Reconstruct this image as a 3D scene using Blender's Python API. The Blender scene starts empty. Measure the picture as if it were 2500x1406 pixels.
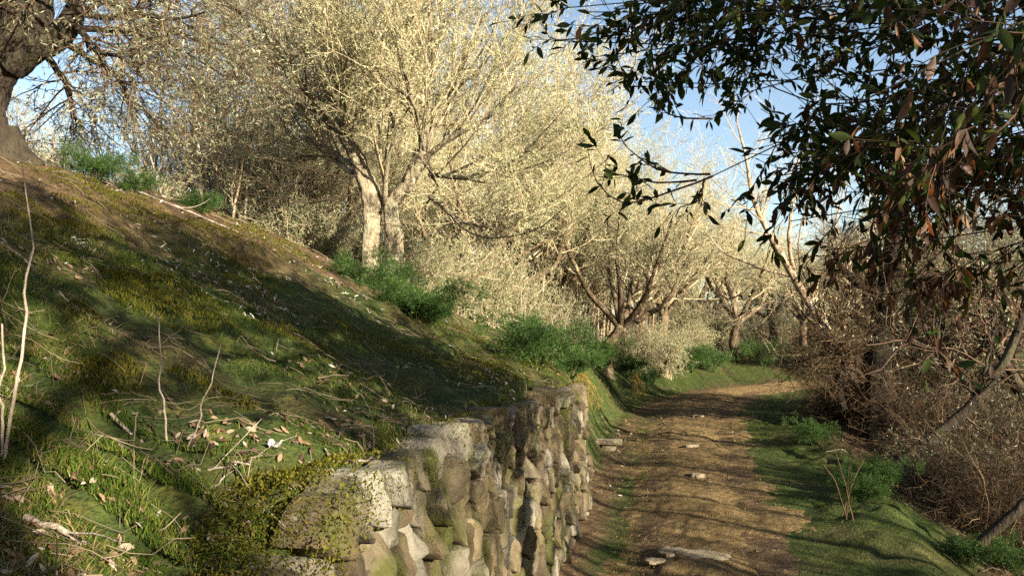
import bpy, math, numpy as np
from mathutils import Vector

# ------------------------------------------------------------------ camera, sky, sun
sc = bpy.context.scene
COL = sc.collection
FPX, CX, CY, HOR = 1944.0, 1250.0, 703.0, 800.0
CAMZ = 1.6
PITCH = math.atan((HOR - CY) / FPX)
cam_d = bpy.data.cameras.new('camera')
cam = bpy.data.objects.new('camera', cam_d)
COL.objects.link(cam)
cam.location = (0, 0, CAMZ)
cam.rotation_euler = (math.pi / 2 + PITCH, 0, 0)
cam_d.sensor_width = 36.0
cam_d.lens = FPX / 2500.0 * 36.0
cam_d.clip_start = 0.05
cam_d.clip_end = 3000
sc.camera = cam

SUN_AZ, SUN_EL = math.radians(133), math.radians(19)
SUN = Vector((math.sin(SUN_AZ) * math.cos(SUN_EL), math.cos(SUN_AZ) * math.cos(SUN_EL), math.sin(SUN_EL)))
world = bpy.data.worlds.new('World')
sc.world = world
world.use_nodes = True
wn = world.node_tree
bg = wn.nodes['Background']
sky = wn.nodes.new('ShaderNodeTexSky')
sky.sky_type = 'NISHITA'
sky.sun_disc = False
sky.sun_elevation = SUN_EL
sky.sun_rotation = SUN_AZ
sky.altitude = 200
sky.air_density = 1.0
sky.dust_density = 1.2
sky.ozone_density = 0.7
wn.links.new(sky.outputs[0], bg.inputs[0])
bg.inputs[1].default_value = 0.05
sun_d = bpy.data.lights.new('sun', 'SUN')
sun_o = bpy.data.objects.new('sun', sun_d)
COL.objects.link(sun_o)
sun_d.energy = 5.0
sun_d.angle = math.radians(0.5)
sun_d.color = (1.0, 0.895, 0.70)
sun_o.rotation_euler = SUN.to_track_quat('Z', 'Y').to_euler()
sc.view_settings.view_transform = 'Standard'
sc.view_settings.look = 'None'
sc.view_settings.gamma = 1
sc.view_settings.exposure = 2.3
sc.cycles.use_denoising = False
sc.cycles.max_bounces = 5
sc.cycles.diffuse_bounces = 3
sc.cycles.transmission_bounces = 3
sc.cycles.glossy_bounces = 2
sc.cycles.sample_clamp_indirect = 4

# ------------------------------------------------------------------ helpers
def px(x, y, d):
    """the point d metres ahead that the photograph shows at pixel x, y"""
    xc, yc = (x - CX) / FPX, (CY - y) / FPX
    c, s = math.cos(PITCH), math.sin(PITCH)
    Y, Z = c - yc * s, s + yc * c
    return np.array([xc / Y * d, d, CAMZ + Z / Y * d])

def nrm(v):
    return v / (np.linalg.norm(v, axis=-1, keepdims=True) + 1e-9)

def h2(ix, iy, seed):
    n = (ix.astype(np.int64) * 374761393 + iy.astype(np.int64) * 668265263 + seed * 1442695041) & 0x7fffffff
    n = ((n ^ (n >> 13)) * 1274126177) & 0x7fffffff
    return ((n ^ (n >> 16)) & 0xffff) / 65535.0

def vn(x, y, seed=0):
    x, y = np.asarray(x, float), np.asarray(y, float)
    ix, iy = np.floor(x), np.floor(y)
    fx, fy = x - ix, y - iy
    fx, fy = fx * fx * (3 - 2 * fx), fy * fy * (3 - 2 * fy)
    a, b = h2(ix, iy, seed), h2(ix + 1, iy, seed)
    c, d = h2(ix, iy + 1, seed), h2(ix + 1, iy + 1, seed)
    return (a + (b - a) * fx) * (1 - fy) + (c + (d - c) * fx) * fy

def fbm(x, y, seed=0, o=4):
    r, a, t = 0, 1.0, 0
    for i in range(o):
        r = r + a * vn(x * 2 ** i, y * 2 ** i, seed + i * 7)
        t += a
        a *= .5
    return r / t

class MB:
    def __init__(s):
        s.v, s.q, s.t, s.n = [], [], [], 0
    def add(s, v, quads=None, tris=None, m=0):
        v = np.asarray(v, float).reshape(-1, 3)
        if quads is not None and len(quads):
            s.q.append((np.asarray(quads, np.int64) + s.n, m))
        if tris is not None and len(tris):
            s.t.append((np.asarray(tris, np.int64) + s.n, m))
        s.v.append(v)
        s.n += len(v)
    def build(s, name, mats, parent=None, smooth=True, link=True, attr=None):
        me = bpy.data.meshes.new(name)
        V = np.concatenate(s.v) if s.v else np.zeros((0, 3))
        me.vertices.add(len(V))
        me.vertices.foreach_set('co', V.astype(np.float32).ravel())
        loops, starts, mi, pos = [], [], [], 0
        for k, lst in ((4, s.q), (3, s.t)):
            for f, m in lst:
                loops.append(f.ravel())
                starts.append(pos + np.arange(len(f)) * k)
                mi.append(np.full(len(f), m))
                pos += f.size
        if loops:
            L, S, M = np.concatenate(loops), np.concatenate(starts), np.concatenate(mi)
            me.loops.add(len(L))
            me.loops.foreach_set('vertex_index', L.astype(np.int32))
            me.polygons.add(len(S))
            me.polygons.foreach_set('loop_start', S.astype(np.int32))
            me.polygons.foreach_set('material_index', M.astype(np.int32))
            me.polygons.foreach_set('use_smooth', np.full(len(S), smooth))
        for m in (mats if isinstance(mats, (list, tuple)) else [mats]):
            me.materials.append(m)
        if attr is not None:
            for an, av in attr.items():
                at = me.attributes.new(an, 'FLOAT', 'POINT')
                at.data.foreach_set('value', av.astype(np.float32))
        me.update(calc_edges=True)
        o = bpy.data.objects.new(name, me)
        COL.objects.link(o)
        if parent:
            o.parent = parent
        return o

def tag(o, label=None, cat=None, group=None, kind=None):
    if label: o['label'] = label
    if cat: o['category'] = cat
    if group: o['group'] = group
    if kind: o['kind'] = kind
    return o

def empty(name, loc=(0, 0, 0), rz=0, sc_=1.0):
    o = bpy.data.objects.new(name, None)
    COL.objects.link(o)
    o.location = loc
    o.rotation_euler = (0, 0, rz)
    o.scale = (sc_,) * 3 if np.isscalar(sc_) else sc_
    o.empty_display_size = .1
    return o

def copy_tree(o, parent=None):
    c = o.copy()
    COL.objects.link(c)
    if parent: c.parent = parent
    for ch in [k for k in o.children]:
        copy_tree(ch, c)
    return c

def tubes(mb, P, R, k=4, m=0, ridge=None, cap=False):
    """P (M,n,3) centre lines, R (M,n) radii"""
    P = np.asarray(P, float); R = np.asarray(R, float)
    if P.ndim == 2: P, R = P[None], R[None]
    M, n, _ = P.shape
    T = nrm(np.gradient(P, axis=1))
    A = nrm(P[:, -1] - P[:, 0])
    ref = np.where(np.abs(A[:, 2:3]) > .8, np.array([[1., .2, 0]]), np.array([[.1, .1, 1.]]))[:, None, :]
    U = nrm(np.cross(T, np.broadcast_to(ref, T.shape)))
    W = np.cross(T, U)
    th = np.arange(k) / k * 2 * np.pi
    rr = R[:, :, None] * np.ones(k)
    if ridge is not None: rr = rr * ridge(n, k)
    V = P[:, :, None, :] + rr[..., None] * (np.cos(th)[None, None, :, None] * U[:, :, None, :] + np.sin(th)[None, None, :, None] * W[:, :, None, :])
    base = (np.arange(M) * n * k)[:, None, None]
    i = (np.arange(n - 1) * k)[None, :, None]
    j = np.arange(k)[None, None, :]
    j2 = (j + 1) % k
    Q = np.stack([base + i + j, base + i + j2, base + i + k + j2, base + i + k + j], -1).reshape(-1, 4)
    mb.add(V, Q, m=m)
    if cap:
        for q in range(M):
            for row, flip in ((0, True), (n - 1, False)):
                c = np.concatenate([V[q, row], P[q, row][None]])
                t = [(a, (a + 1) % k, k) if not flip else ((a + 1) % k, a, k) for a in range(k)]
                mb.add(c, tris=t, m=m)

def resample(pts, n, rng=None, wob=0):
    pts = np.asarray(pts, float)
    s = np.concatenate([[0], np.cumsum(np.linalg.norm(np.diff(pts, axis=0), axis=1))])
    t = np.linspace(0, s[-1], n)
    out = np.stack([np.interp(t, s, pts[:, i]) for i in range(3)], -1)
    for _ in range(max(1, n // 8)):
        out[1:-1] = .25 * out[:-2] + .5 * out[1:-1] + .25 * out[2:]
    if rng is not None and wob:
        out[1:-1] += np.cumsum(rng.normal(0, wob, (n - 2, 3)), 0) * np.sin(np.linspace(0, np.pi, n))[1:-1, None]
    return out

def sprout(rng, P, R, count, tr=(.2, 1), ang=(25, 60), ln=(.3, .6), rad=.5, n=5, wig=.15, trop=0., taper=.35, lfall=0.):
    """count children on every branch of P; each is a new centre line"""
    M, m, _ = P.shape
    pi = np.repeat(np.arange(M), count)
    C = len(pi)
    t = rng.uniform(tr[0], tr[1], C)
    f = t * (m - 1)
    i = np.minimum(f.astype(int), m - 2)
    w = (f - i)[:, None]
    pos = P[pi, i] * (1 - w) + P[pi, i + 1] * w
    rr = R[pi, i] * (1 - w[:, 0]) + R[pi, i + 1] * w[:, 0]
    tan = nrm(P[pi, i + 1] - P[pi, i])
    per = rng.normal(size=(C, 3))
    per = nrm(per - (per * tan).sum(-1, keepdims=True) * tan)
    a = np.radians(rng.uniform(ang[0], ang[1], C))[:, None]
    d = np.cos(a) * tan + np.sin(a) * per
    L = rng.uniform(ln[0], ln[1], C) * (1 - lfall * t)
    Q = np.empty((C, n, 3))
    Q[:, 0] = pos
    for s in range(1, n):
        d = nrm(d + wig * rng.normal(size=(C, 3)) + np.array([0, 0, trop]))
        Q[:, s] = Q[:, s - 1] + d * (L / (n - 1))[:, None]
    r0 = np.minimum(rad if np.isscalar(rad) and rad < .02 else rr * rad, rr * .95)
    RR = r0[:, None] * np.linspace(1, taper, n)
    return Q, RR

def leaf_quads(mb, pos, d, L, W, rng, m=0):
    N = len(pos)
    d = nrm(d)
    s = nrm(np.cross(d, rng.normal(size=(N, 3))))
    up = np.cross(d, s)
    L = L[:, None]; W = W[:, None]
    V = np.stack([pos, pos + d * L * .45 + s * W * .5 + up * L * .05, pos + d * L, pos + d * L * .45 - s * W * .5 + up * L * .05], 1)
    mb.add(V, np.arange(N * 4).reshape(N, 4), m=m)

def leaf_full(mb, pos, d, L, W, rng, m=0, up_bias=.8):
    """larger leaf: two halves folded at the midrib, curved along its length"""
    N = len(pos)
    d = nrm(d)
    ub = np.array([0, 0, 1.]) * up_bias + rng.normal(size=(N, 3)) * .6
    s = nrm(np.cross(d, ub)); up = np.cross(s, d)
    curl = rng.uniform(-.05, .22, N)[:, None]
    t = np.array([0, .1, .3, .55, .8, 1.0]); w = np.array([.03, .30, .85, 1., .6, .02])
    rows = []
    for a, b in zip(t, w):
        c = pos + d * (L[:, None] * a) - up * (curl * L[:, None] * a * a)
        o = s * (W[:, None] * .5 * b)
        f = up * (W[:, None] * .16 * b)
        rows += [c + o + f, c, c - o + f]
    V = np.stack(rows, 1)
    q = []
    for r in range(5):
        for c in range(2):
            a = r * 3 + c
            q.append((a, a + 1, a + 4, a + 3))
    Q = (np.arange(N) * 18)[:, None, None] + np.array(q)[None]
    mb.add(V, Q.reshape(-1, 4), m=m)

def on_twigs(rng, P, per, tr=(.1, 1)):
    M, n, _ = P.shape
    pi = np.repeat(np.arange(M), per)
    f = rng.uniform(tr[0], tr[1], len(pi)) * (n - 1)
    i = np.minimum(f.astype(int), n - 2)
    w = (f - i)[:, None]
    return P[pi, i] * (1 - w) + P[pi, i + 1] * w, nrm(P[pi, i + 1] - P[pi, i])

# ------------------------------------------------------------------ materials
def newmat(name):
    m = bpy.data.materials.new(name)
    m.use_nodes = True
    nt = m.node_tree
    return m, nt, nt.nodes['Principled BSDF'], nt.nodes['Material Output']

def ramp(nt, cols, fac=None):
    r = nt.nodes.new('ShaderNodeValToRGB')
    e = r.color_ramp.elements
    while len(e) < len(cols): e.new(.5)
    for k, (p, c) in enumerate(cols):
        e[k].position = p
        e[k].color = (*c, 1)
    if fac is not None: nt.links.new(fac, r.inputs[0])
    return r

def noise(nt, scale, detail=4, rough=.55, vec=None, dist=0):
    n = nt.nodes.new('ShaderNodeTexNoise')
    n.inputs['Scale'].default_value = scale
    n.inputs['Detail'].default_value = detail
    n.inputs['Roughness'].default_value = rough
    n.inputs['Distortion'].default_value = dist
    if vec is not None: nt.links.new(vec, n.inputs['Vector'])
    return n

def objco(nt, scale=(1, 1, 1)):
    tc = nt.nodes.new('ShaderNodeTexCoord')
    mp = nt.nodes.new('ShaderNodeMapping')
    mp.inputs['Scale'].default_value = scale
    nt.links.new(tc.outputs['Object'], mp.inputs['Vector'])
    return mp.outputs[0]

def mixc(nt, fac, a, b, mode='MIX'):
    m = nt.nodes.new('ShaderNodeMix')
    m.data_type = 'RGBA'
    m.blend_type = mode
    for sock, v in ((m.inputs[0], fac), (m.inputs[6], a), (m.inputs[7], b)):
        if hasattr(v, 'links'): nt.links.new(v, sock)
        elif isinstance(v, tuple): sock.default_value = (*v, 1)
        else: sock.default_value = v
    return m.outputs[2]

def bump(nt, h, bsdf, strength=.5, dist=.02):
    b = nt.nodes.new('ShaderNodeBump')
    b.inputs['Strength'].default_value = strength
    b.inputs['Distance'].default_value = dist
    nt.links.new(h, b.inputs['Height'])
    nt.links.new(b.outputs[0], bsdf.inputs['Normal'])

def leaf_mat(name, cols, trans=.25, rough=.5, tcol=None, spec=.3):
    m, nt, bs, out = newmat(name)
    g = nt.nodes.new('ShaderNodeNewGeometry')
    r = ramp(nt, [(i / max(1, len(cols) - 1), c) for i, c in enumerate(cols)], g.outputs['Random Per Island'])
    nt.links.new(r.outputs[0], bs.inputs['Base Color'])
    bs.inputs['Roughness'].default_value = rough
    bs.inputs['Specular IOR Level'].default_value = spec
    if trans:
        t = nt.nodes.new('ShaderNodeBsdfTranslucent')
        c = mixc(nt, 1.0, r.outputs[0], tcol or (1.0, 1.0, .6), 'MULTIPLY')
        nt.links.new(c, t.inputs[0])
        mx = nt.nodes.new('ShaderNodeMixShader')
        mx.inputs[0].default_value = trans
        nt.links.new(bs.outputs[0], mx.inputs[1])
        nt.links.new(t.outputs[0], mx.inputs[2])
        nt.links.new(mx.outputs[0], out.inputs[0])
    return m

def bark_mat(name, dark, light, lichen=None, scale=9, bs_=.9):
    m, nt, bs, out = newmat(name)
    v = objco(nt, (1, 1, .28))
    n1 = noise(nt, scale, 8, .65, v, .6)
    n2 = noise(nt, scale * 4, 5, .6, v)
    n3 = noise(nt, 2.3, 4, .6, objco(nt))
    r = ramp(nt, [(.36, dark), (.47, tuple(.55 * a + .45 * b for a, b in zip(dark, light))), (.66, light)], n1.outputs[0])
    c = r.outputs[0]
    if lichen:
        rr = ramp(nt, [(.52, (0, 0, 0)), (.66, (1, 1, 1))], n3.outputs[0])
        c = mixc(nt, rr.outputs[0], c, lichen)
    nt.links.new(c, bs.inputs['Base Color'])
    bs.inputs['Roughness'].default_value = .9
    bs.inputs['Specular IOR Level'].default_value = .15
    h = nt.nodes.new('ShaderNodeMath'); h.operation = 'ADD'
    nt.links.new(n1.outputs[0], h.inputs[0]); nt.links.new(n2.outputs[0], h.inputs[1])
    bump(nt, h.outputs[0], bs, bs_, .07)
    return m

M = {}
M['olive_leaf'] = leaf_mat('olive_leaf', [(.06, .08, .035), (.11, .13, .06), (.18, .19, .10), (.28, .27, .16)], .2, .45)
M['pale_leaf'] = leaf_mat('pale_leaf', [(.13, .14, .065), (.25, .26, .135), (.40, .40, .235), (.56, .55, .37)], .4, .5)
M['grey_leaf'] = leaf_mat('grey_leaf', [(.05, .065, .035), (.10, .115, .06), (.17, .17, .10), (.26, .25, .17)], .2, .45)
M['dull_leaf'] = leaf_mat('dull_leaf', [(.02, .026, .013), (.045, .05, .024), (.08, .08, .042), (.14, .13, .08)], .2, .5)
M['straw_twig'] = leaf_mat('straw_twig', [(.05, .038, .026), (.10, .078, .05), (.17, .135, .09)], 0, .8, spec=.1)
M['bough'] = leaf_mat('bough', [(.02, .014, .010), (.045, .032, .022)], 0, .9, spec=.1)
M['laurel_leaf'] = leaf_mat('laurel_leaf', [(.012, .022, .008), (.018, .03, .010), (.028, .04, .012), (.075, .09, .022)], .22, .5, (1.6, 1.6, .5), .05)
M['brown_leaf'] = leaf_mat('brown_leaf', [(.03, .016, .009), (.05, .025, .013), (.09, .042, .02), (.22, .11, .045)], .3, .6, (1.3, .8, .4))
M['fennel'] = leaf_mat('fennel', [(.014, .040, .008), (.028, .068, .012), (.046, .095, .016), (.09, .135, .026)], .35, .5, (1, 1.1, .5))
M['dry_fennel'] = leaf_mat('dry_fennel', [(.16, .105, .02), (.25, .17, .035), (.34, .25, .07)], .3, .6, (1, .9, .5))
M['grass'] = leaf_mat('grass', [(.017, .038, .005), (.030, .060, .007), (.050, .082, .009), (.085, .10, .016), (.14, .115, .035)], .3, .75, (1, 1, .4), .08)
M['dry_grass'] = leaf_mat('dry_grass', [(.09, .058, .026), (.15, .10, .048), (.24, .18, .09)], .2, .6)
M['moss'] = leaf_mat('moss', [(.024, .028, .004), (.045, .046, .006), (.075, .07, .010), (.11, .09, .013)], .25, .8, None, .05)
M['litter'] = leaf_mat('litter', [(.03, .018, .011), (.07, .038, .02), (.11, .065, .035), (.17, .115, .07), (.27, .235, .19)], .1, .6)
M['silver'] = leaf_mat('silver', [(.16, .15, .11), (.26, .25, .2), (.38, .37, .32)], .1, .5)
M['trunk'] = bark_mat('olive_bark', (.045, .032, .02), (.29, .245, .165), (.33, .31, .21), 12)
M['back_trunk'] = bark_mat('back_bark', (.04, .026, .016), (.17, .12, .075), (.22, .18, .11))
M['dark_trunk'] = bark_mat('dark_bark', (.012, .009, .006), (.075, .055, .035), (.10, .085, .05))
M['shade_trunk'] = bark_mat('shade_bark', (.010, .008, .006), (.048, .036, .024), (.06, .055, .03))  # darkened bark copy: shade on these trunks is put into the colour
M['deep_shade_bark'] = bark_mat('deep_shade_bark', (.006, .004, .003), (.022, .016, .010), (.03, .027, .014))  # darkest bark copy; the shade this trunk stands in is painted into its colour
M['bare_bark'] = bark_mat('bare_bark', (.12, .085, .055), (.34, .25, .16), (.36, .31, .23), 12, .6)
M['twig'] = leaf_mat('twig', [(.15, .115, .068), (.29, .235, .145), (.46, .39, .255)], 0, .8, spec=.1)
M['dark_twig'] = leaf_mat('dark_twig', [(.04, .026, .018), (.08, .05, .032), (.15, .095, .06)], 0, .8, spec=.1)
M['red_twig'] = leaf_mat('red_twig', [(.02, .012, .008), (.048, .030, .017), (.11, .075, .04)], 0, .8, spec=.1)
M['grey_stick'] = bark_mat('grey_stick', (.14, .11, .085), (.30, .25, .20), None, 30, .5)
M['hollow'] = newmat('hollow_wood')[0]
M['hollow'].node_tree.nodes['Principled BSDF'].inputs['Base Color'].default_value = (.02, .012, .008, 1)
M['hollow'].node_tree.nodes['Principled BSDF'].inputs['Roughness'].default_value = 1

def ground_mat():
    m, nt, bs, out = newmat('hill_soil')
    g = nt.nodes.new('ShaderNodeNewGeometry')
    P = g.outputs['Position']
    at = nt.nodes.new('ShaderNodeAttribute'); at.attribute_name = 'soil'
    n1 = noise(nt, 1.3, 6, .6, P, .4)
    n2 = noise(nt, 9, 6, .65, P)
    n3 = noise(nt, 60, 3, .6, P)
    green = ramp(nt, [(.3, (.016, .026, .006)), (.55, (.032, .044, .010)), (.75, (.075, .07, .014))], n2.outputs[0])
    soil = ramp(nt, [(.3, (.036, .022, .012)), (.55, (.08, .052, .027)), (.75, (.14, .095, .05))], n2.outputs[0])
    a = nt.nodes.new('ShaderNodeMath'); a.operation = 'ADD'
    nt.links.new(at.outputs['Fac'], a.inputs[0]); nt.links.new(n1.outputs[0], a.inputs[1])
    f = ramp(nt, [(.5, (0, 0, 0)), (.86, (1, 1, 1))], a.outputs[0])
    c = mixc(nt, f.outputs[0], green.outputs[0], soil.outputs[0])
    fine = ramp(nt, [(.3, (.55, .55, .55)), (.7, (1.3, 1.3, 1.3))], n3.outputs[0])
    c = mixc(nt, 1.0, c, fine.outputs[0], 'MULTIPLY')
    nt.links.new(c, bs.inputs['Base Color'])
    bs.inputs['Roughness'].default_value = .95
    bs.inputs['Specular IOR Level'].default_value = .1
    h = nt.nodes.new('ShaderNodeMath'); h.operation = 'MULTIPLY_ADD'
    h.inputs[1].default_value = .35
    nt.links.new(n3.outputs[0], h.inputs[0]); nt.links.new(n2.outputs[0], h.inputs[2])
    bump(nt, h.outputs[0], bs, .8, .05)
    return m

def path_mat():
    m, nt, bs, out = newmat('dirt')
    g = nt.nodes.new('ShaderNodeNewGeometry')
    P = g.outputs['Position']
    n1 = noise(nt, 1.1, 6, .6, P, .5)
    n2 = noise(nt, 14, 7, .7, P)
    n3 = noise(nt, 90, 3, .6, P)
    vo = nt.nodes.new('ShaderNodeTexVoronoi'); vo.inputs['Scale'].default_value = 45
    nt.links.new(P, vo.inputs['Vector'])
    c1 = ramp(nt, [(.3, (.10, .066, .028)), (.5, (.17, .118, .053)), (.7, (.24, .172, .086))], n2.outputs[0])
    big = ramp(nt, [(.35, (.72, .70, .66)), (.65, (1.12, 1.1, 1.05))], n1.outputs[0])
    c = mixc(nt, 1.0, c1.outputs[0], big.outputs[0], 'MULTIPLY')
    peb = ramp(nt, [(.12, (1, 1, 1)), (.2, (0, 0, 0))], vo.outputs['Distance'])
    c = mixc(nt, peb.outputs[0], c, (.33, .26, .18))
    fine = ramp(nt, [(.3, (.7, .7, .7)), (.7, (1.2, 1.2, 1.2))], n3.outputs[0])
    c = mixc(nt, 1.0, c, fine.outputs[0], 'MULTIPLY')
    nt.links.new(c, bs.inputs['Base Color'])
    bs.inputs['Roughness'].default_value = .95
    bs.inputs['Specular IOR Level'].default_value = .1
    h = nt.nodes.new('ShaderNodeMath'); h.operation = 'MULTIPLY_ADD'
    h.inputs[1].default_value = .3
    nt.links.new(n3.outputs[0], h.inputs[0]); nt.links.new(n2.outputs[0], h.inputs[2])
    bump(nt, h.outputs[0], bs, 1.0, .09)
    return m

def stone_mat(name, cols, moss=.5):
    m, nt, bs, out = newmat(name)
    g = nt.nodes.new('ShaderNodeNewGeometry')
    P = g.outputs['Position']
    r = ramp(nt, [(i / (len(cols) - 1), c) for i, c in enumerate(cols)], g.outputs['Random Per Island'])
    n1 = noise(nt, 7, 7, .65, P, .3)
    n2 = noise(nt, 30, 8, .72, P, .4)
    n3 = noise(nt, 3.4, 5, .65, P)
    v = ramp(nt, [(.3, (.5, .48, .45)), (.7, (1.3, 1.28, 1.2))], n1.outputs[0])
    c = mixc(nt, 1.0, r.outputs[0], v.outputs[0], 'MULTIPLY')
    sp = ramp(nt, [(.60, (0, 0, 0)), (.74, (.6, .6, .6))], n2.outputs[0])
    c = mixc(nt, sp.outputs[0], c, (.30, .28, .22))
    mo = ramp(nt, [(moss, (0, 0, 0)), (moss + .14, (1, 1, 1))], n3.outputs[0])
    c = mixc(nt, mo.outputs[0], c, (.055, .056, .012))
    nt.links.new(c, bs.inputs['Base Color'])
    bs.inputs['Roughness'].default_value = .85
    bs.inputs['Specular IOR Level'].default_value = .25
    h = nt.nodes.new('ShaderNodeMath'); h.operation = 'MULTIPLY_ADD'
    h.inputs[1].default_value = .3
    nt.links.new(n2.outputs[0], h.inputs[0]); nt.links.new(n1.outputs[0], h.inputs[2])
    bump(nt, h.outputs[0], bs, 1.0, .06)
    return m
M['ground'] = ground_mat()
M['dirt'] = path_mat()
M['stone'] = stone_mat('rubble_stone', [(.052, .038, .022), (.09, .067, .038), (.125, .097, .056), (.095, .08, .056), (.21, .195, .16)], .49)
M['slab'] = stone_mat('slab_stone', [(.19, .155, .105), (.25, .205, .145)], .75)

# ------------------------------------------------------------------ terrain
CP = np.array([(-3.4, -16), (-1.5, -8), (.22, 0), (1.26, 5.1), (1.8, 7.8), (2.74, 12.4), (4.0, 17.3), (5.85, 20.7), (8.6, 23.4), (12, 25.2), (17, 27), (24, 29), (34, 33), (50, 40), (80, 55), (140, 90)])
_s = np.concatenate([[0], np.cumsum(np.linalg.norm(np.diff(CP, axis=0), axis=1))])
_t = np.arange(0, _s[-1], .15)
CL = np.stack([np.interp(_t, _s, CP[:, i]) for i in (0, 1)], -1)
for _ in range(60):
    CL[1:-1] = .25 * CL[:-2] + .5 * CL[1:-1] + .25 * CL[2:]
CT = nrm(np.gradient(CL, axis=0))
CS = np.concatenate([[0], np.cumsum(np.linalg.norm(np.diff(CL, axis=0), axis=1))])
CS = CS - np.interp(0, CL[:, 1], CS)

def lateral(X, Y):
    sh = X.shape
    X, Y = X.ravel(), Y.ravel()
    v, s = np.empty(len(X)), np.empty(len(X))
    for a in range(0, len(X), 20000):
        dx = X[a:a + 20000, None] - CL[None, :, 0]
        dy = Y[a:a + 20000, None] - CL[None, :, 1]
        D = dx * dx + dy * dy
        k = D.argmin(1)
        r = np.arange(len(k))
        sg = np.where(dx[r, k] * CT[k, 1] - dy[r, k] * CT[k, 0] > 0, 1, -1)
        v[a:a + 20000] = sg * np.sqrt(D[r, k])
        s[a:a + 20000] = CS[k]
    return v.reshape(sh), s.reshape(sh)

def wallx(Y):
    return -.777 + .193 * Y
WALL0, WALL1 = .6, 7.65
def ss(a, b, x):
    t = np.clip((x - a) / (b - a), 0, 1)
    return t * t * (3 - 2 * t)
def hwid(s): return np.interp(s, [0, 5, 8, 13, 18, 22, 40], [.5, .62, .69, .76, .9, 1.0, 1.1])

def terrain(X, Y, micro=True):
    X, Y = np.asarray(X, float), np.asarray(Y, float)
    v, s = lateral(np.atleast_1d(X), np.atleast_1d(Y))
    X, Y = np.atleast_1d(X), np.atleast_1d(Y)
    u = -v
    # left: wall or bank, then the slope up to the crest
    uw = np.interp(s, [-8, 0, 3, 5.2, 7.8, 9.0, 13, 18, 22, 27, 45], [.95, .97, 1.0, 1.02, 1.04, 1.05, 1.15, 1.25, 1.35, 1.4, 1.5])
    hb = np.interp(s, [-8, 0, 1.45, 1.65, 1.9, 2.4, 5.2, 7.8, 10, 13, 18, 22, 27, 45], [.9, .96, 1.03, 1.10, 1.21, 1.23, 1.17, 1.06, .95, .85, .55, .35, .3, .3])
    wb = np.interp(s, [7.5, 9.0, 14, 20, 27], [.14, .5, .65, 1.1, 1.6])
    hc = np.interp(s, [-8, 0, 6, 9, 12, 15, 18.5, 24, 30, 60], [3.1, 3.1, 2.98, 2.76, 2.44, 2.05, 1.62, 1.05, .8, .8])
    wc = np.interp(s, [0, 6, 12, 18, 26], [4.05, 4.05, 3.7, 3.2, 3.0])
    bank = hb * ss(0, 1, (u - uw - .03) / wb)
    q = np.clip((u - uw - wb * .8) / wc, 0, 1)
    hill = (hc - hb) * (.75 * q + .25 * q * q * (3 - 2 * q))
    over = np.clip(u - uw - wb - wc, 0, None)
    plate = -.03 * np.minimum(over, 25)
    z = np.where(u > 0, bank + hill + plate, 0)
    rnd = np.exp(-((u - uw - wb * .8 - wc) / .7) ** 2) * .13
    z = z - np.where(u > 0, rnd, 0)
    # right: verge, then the slope down
    uv = np.interp(s, [0, 5, 7, 11, 15, 20], [1.3, 1.45, 1.6, 1.85, 1.95, 2.3])
    sl = np.interp(s, [0, 11, 14, 18, 24], [.48, .42, .2, .05, .03])
    dp = np.interp(s, [0, 11, 14, 18, 24], [2.4, 2.2, 1.2, .4, .3])
    e = np.clip(v - uv, 0, None)
    z = z - np.where(v > 0, dp * (1 - np.exp(-e * sl / np.maximum(dp, .01))), 0)
    if micro:
        off = ss(hwid(s) * .8, hwid(s) + .8, np.abs(v))
        z = z + off * ((fbm(X * 2.1, Y * 2.1, 14, 2) - .5) * .10 * np.where(u > 1.6, 1, .45) + (fbm(X * .9, Y * .9, 3, 3) - .5) * .22 + (fbm(X * 4.2, Y * 4.2, 9, 3) - .5) * .15) + (fbm(X * 9, Y * 9, 21, 2) - .5) * .02
        z = z - .05 * np.exp(-((np.abs(v) - hwid(s)) / .25) ** 2) * (u > 0)
    return z

def tz(x, y):
    return float(terrain(np.array([x]), np.array([y]))[0])

def axis(lo, hi, step, far_lo, far_hi, g=1.13):
    a = list(np.arange(lo, hi, step))
    st = step
    while a[-1] < far_hi:
        st *= g
        a.append(a[-1] + st)
    st = step
    b = [lo]
    while b[-1] > far_lo:
        st *= g
        b.append(b[-1] - st)
    return np.array(b[:0:-1] + a)
GX = axis(-5.5, 7.0, .06, -400, 400)
GY = axis(.9, 14.5, .06, -60, 600)
XX, YY = np.meshgrid(GX, GY)
ZZ = terrain(XX, YY)
VV, SS_ = lateral(XX, YY)
nx, ny = len(GX), len(GY)
idx = np.arange(nx * ny).reshape(ny, nx)
Q = np.stack([idx[:-1, :-1], idx[:-1, 1:], idx[1:, 1:], idx[1:, :-1]], -1).reshape(-1, 4)
vc = VV.ravel()[Q].mean(1)
# bare soil: near the crest on the left, all of the right slope, the drain below the bank
uu = -VV
crest = ss(2.2, 4.0, uu + (fbm(XX * .8, YY * .8, 33, 3) - .5) * 1.6) * ss(14, 8, SS_) * .5 + ss(3.4, 4.6, uu) * .2
soil = np.where(VV < 0, crest, ss(1.75, 2.6, VV) * ss(20, 13, SS_) * .55)
soil = soil + .4 * np.exp(-((uu - .95) / .18) ** 2) * (VV < 0)
soil = np.where(np.abs(VV) < hwid(SS_) * .9, .5, soil)
P3 = np.stack([XX, YY, ZZ], -1).reshape(-1, 3)
for nm, sel in (('hillside', vc < 0), ('ground', vc >= 0)):
    q = Q[sel]
    used, inv = np.unique(q, return_inverse=True)
    mb = MB()
    mb.add(P3[used], inv.reshape(-1, 4))
    tag(mb.build(nm, M['ground'], attr={'soil': soil.ravel()[used]}), kind='structure')

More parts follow.
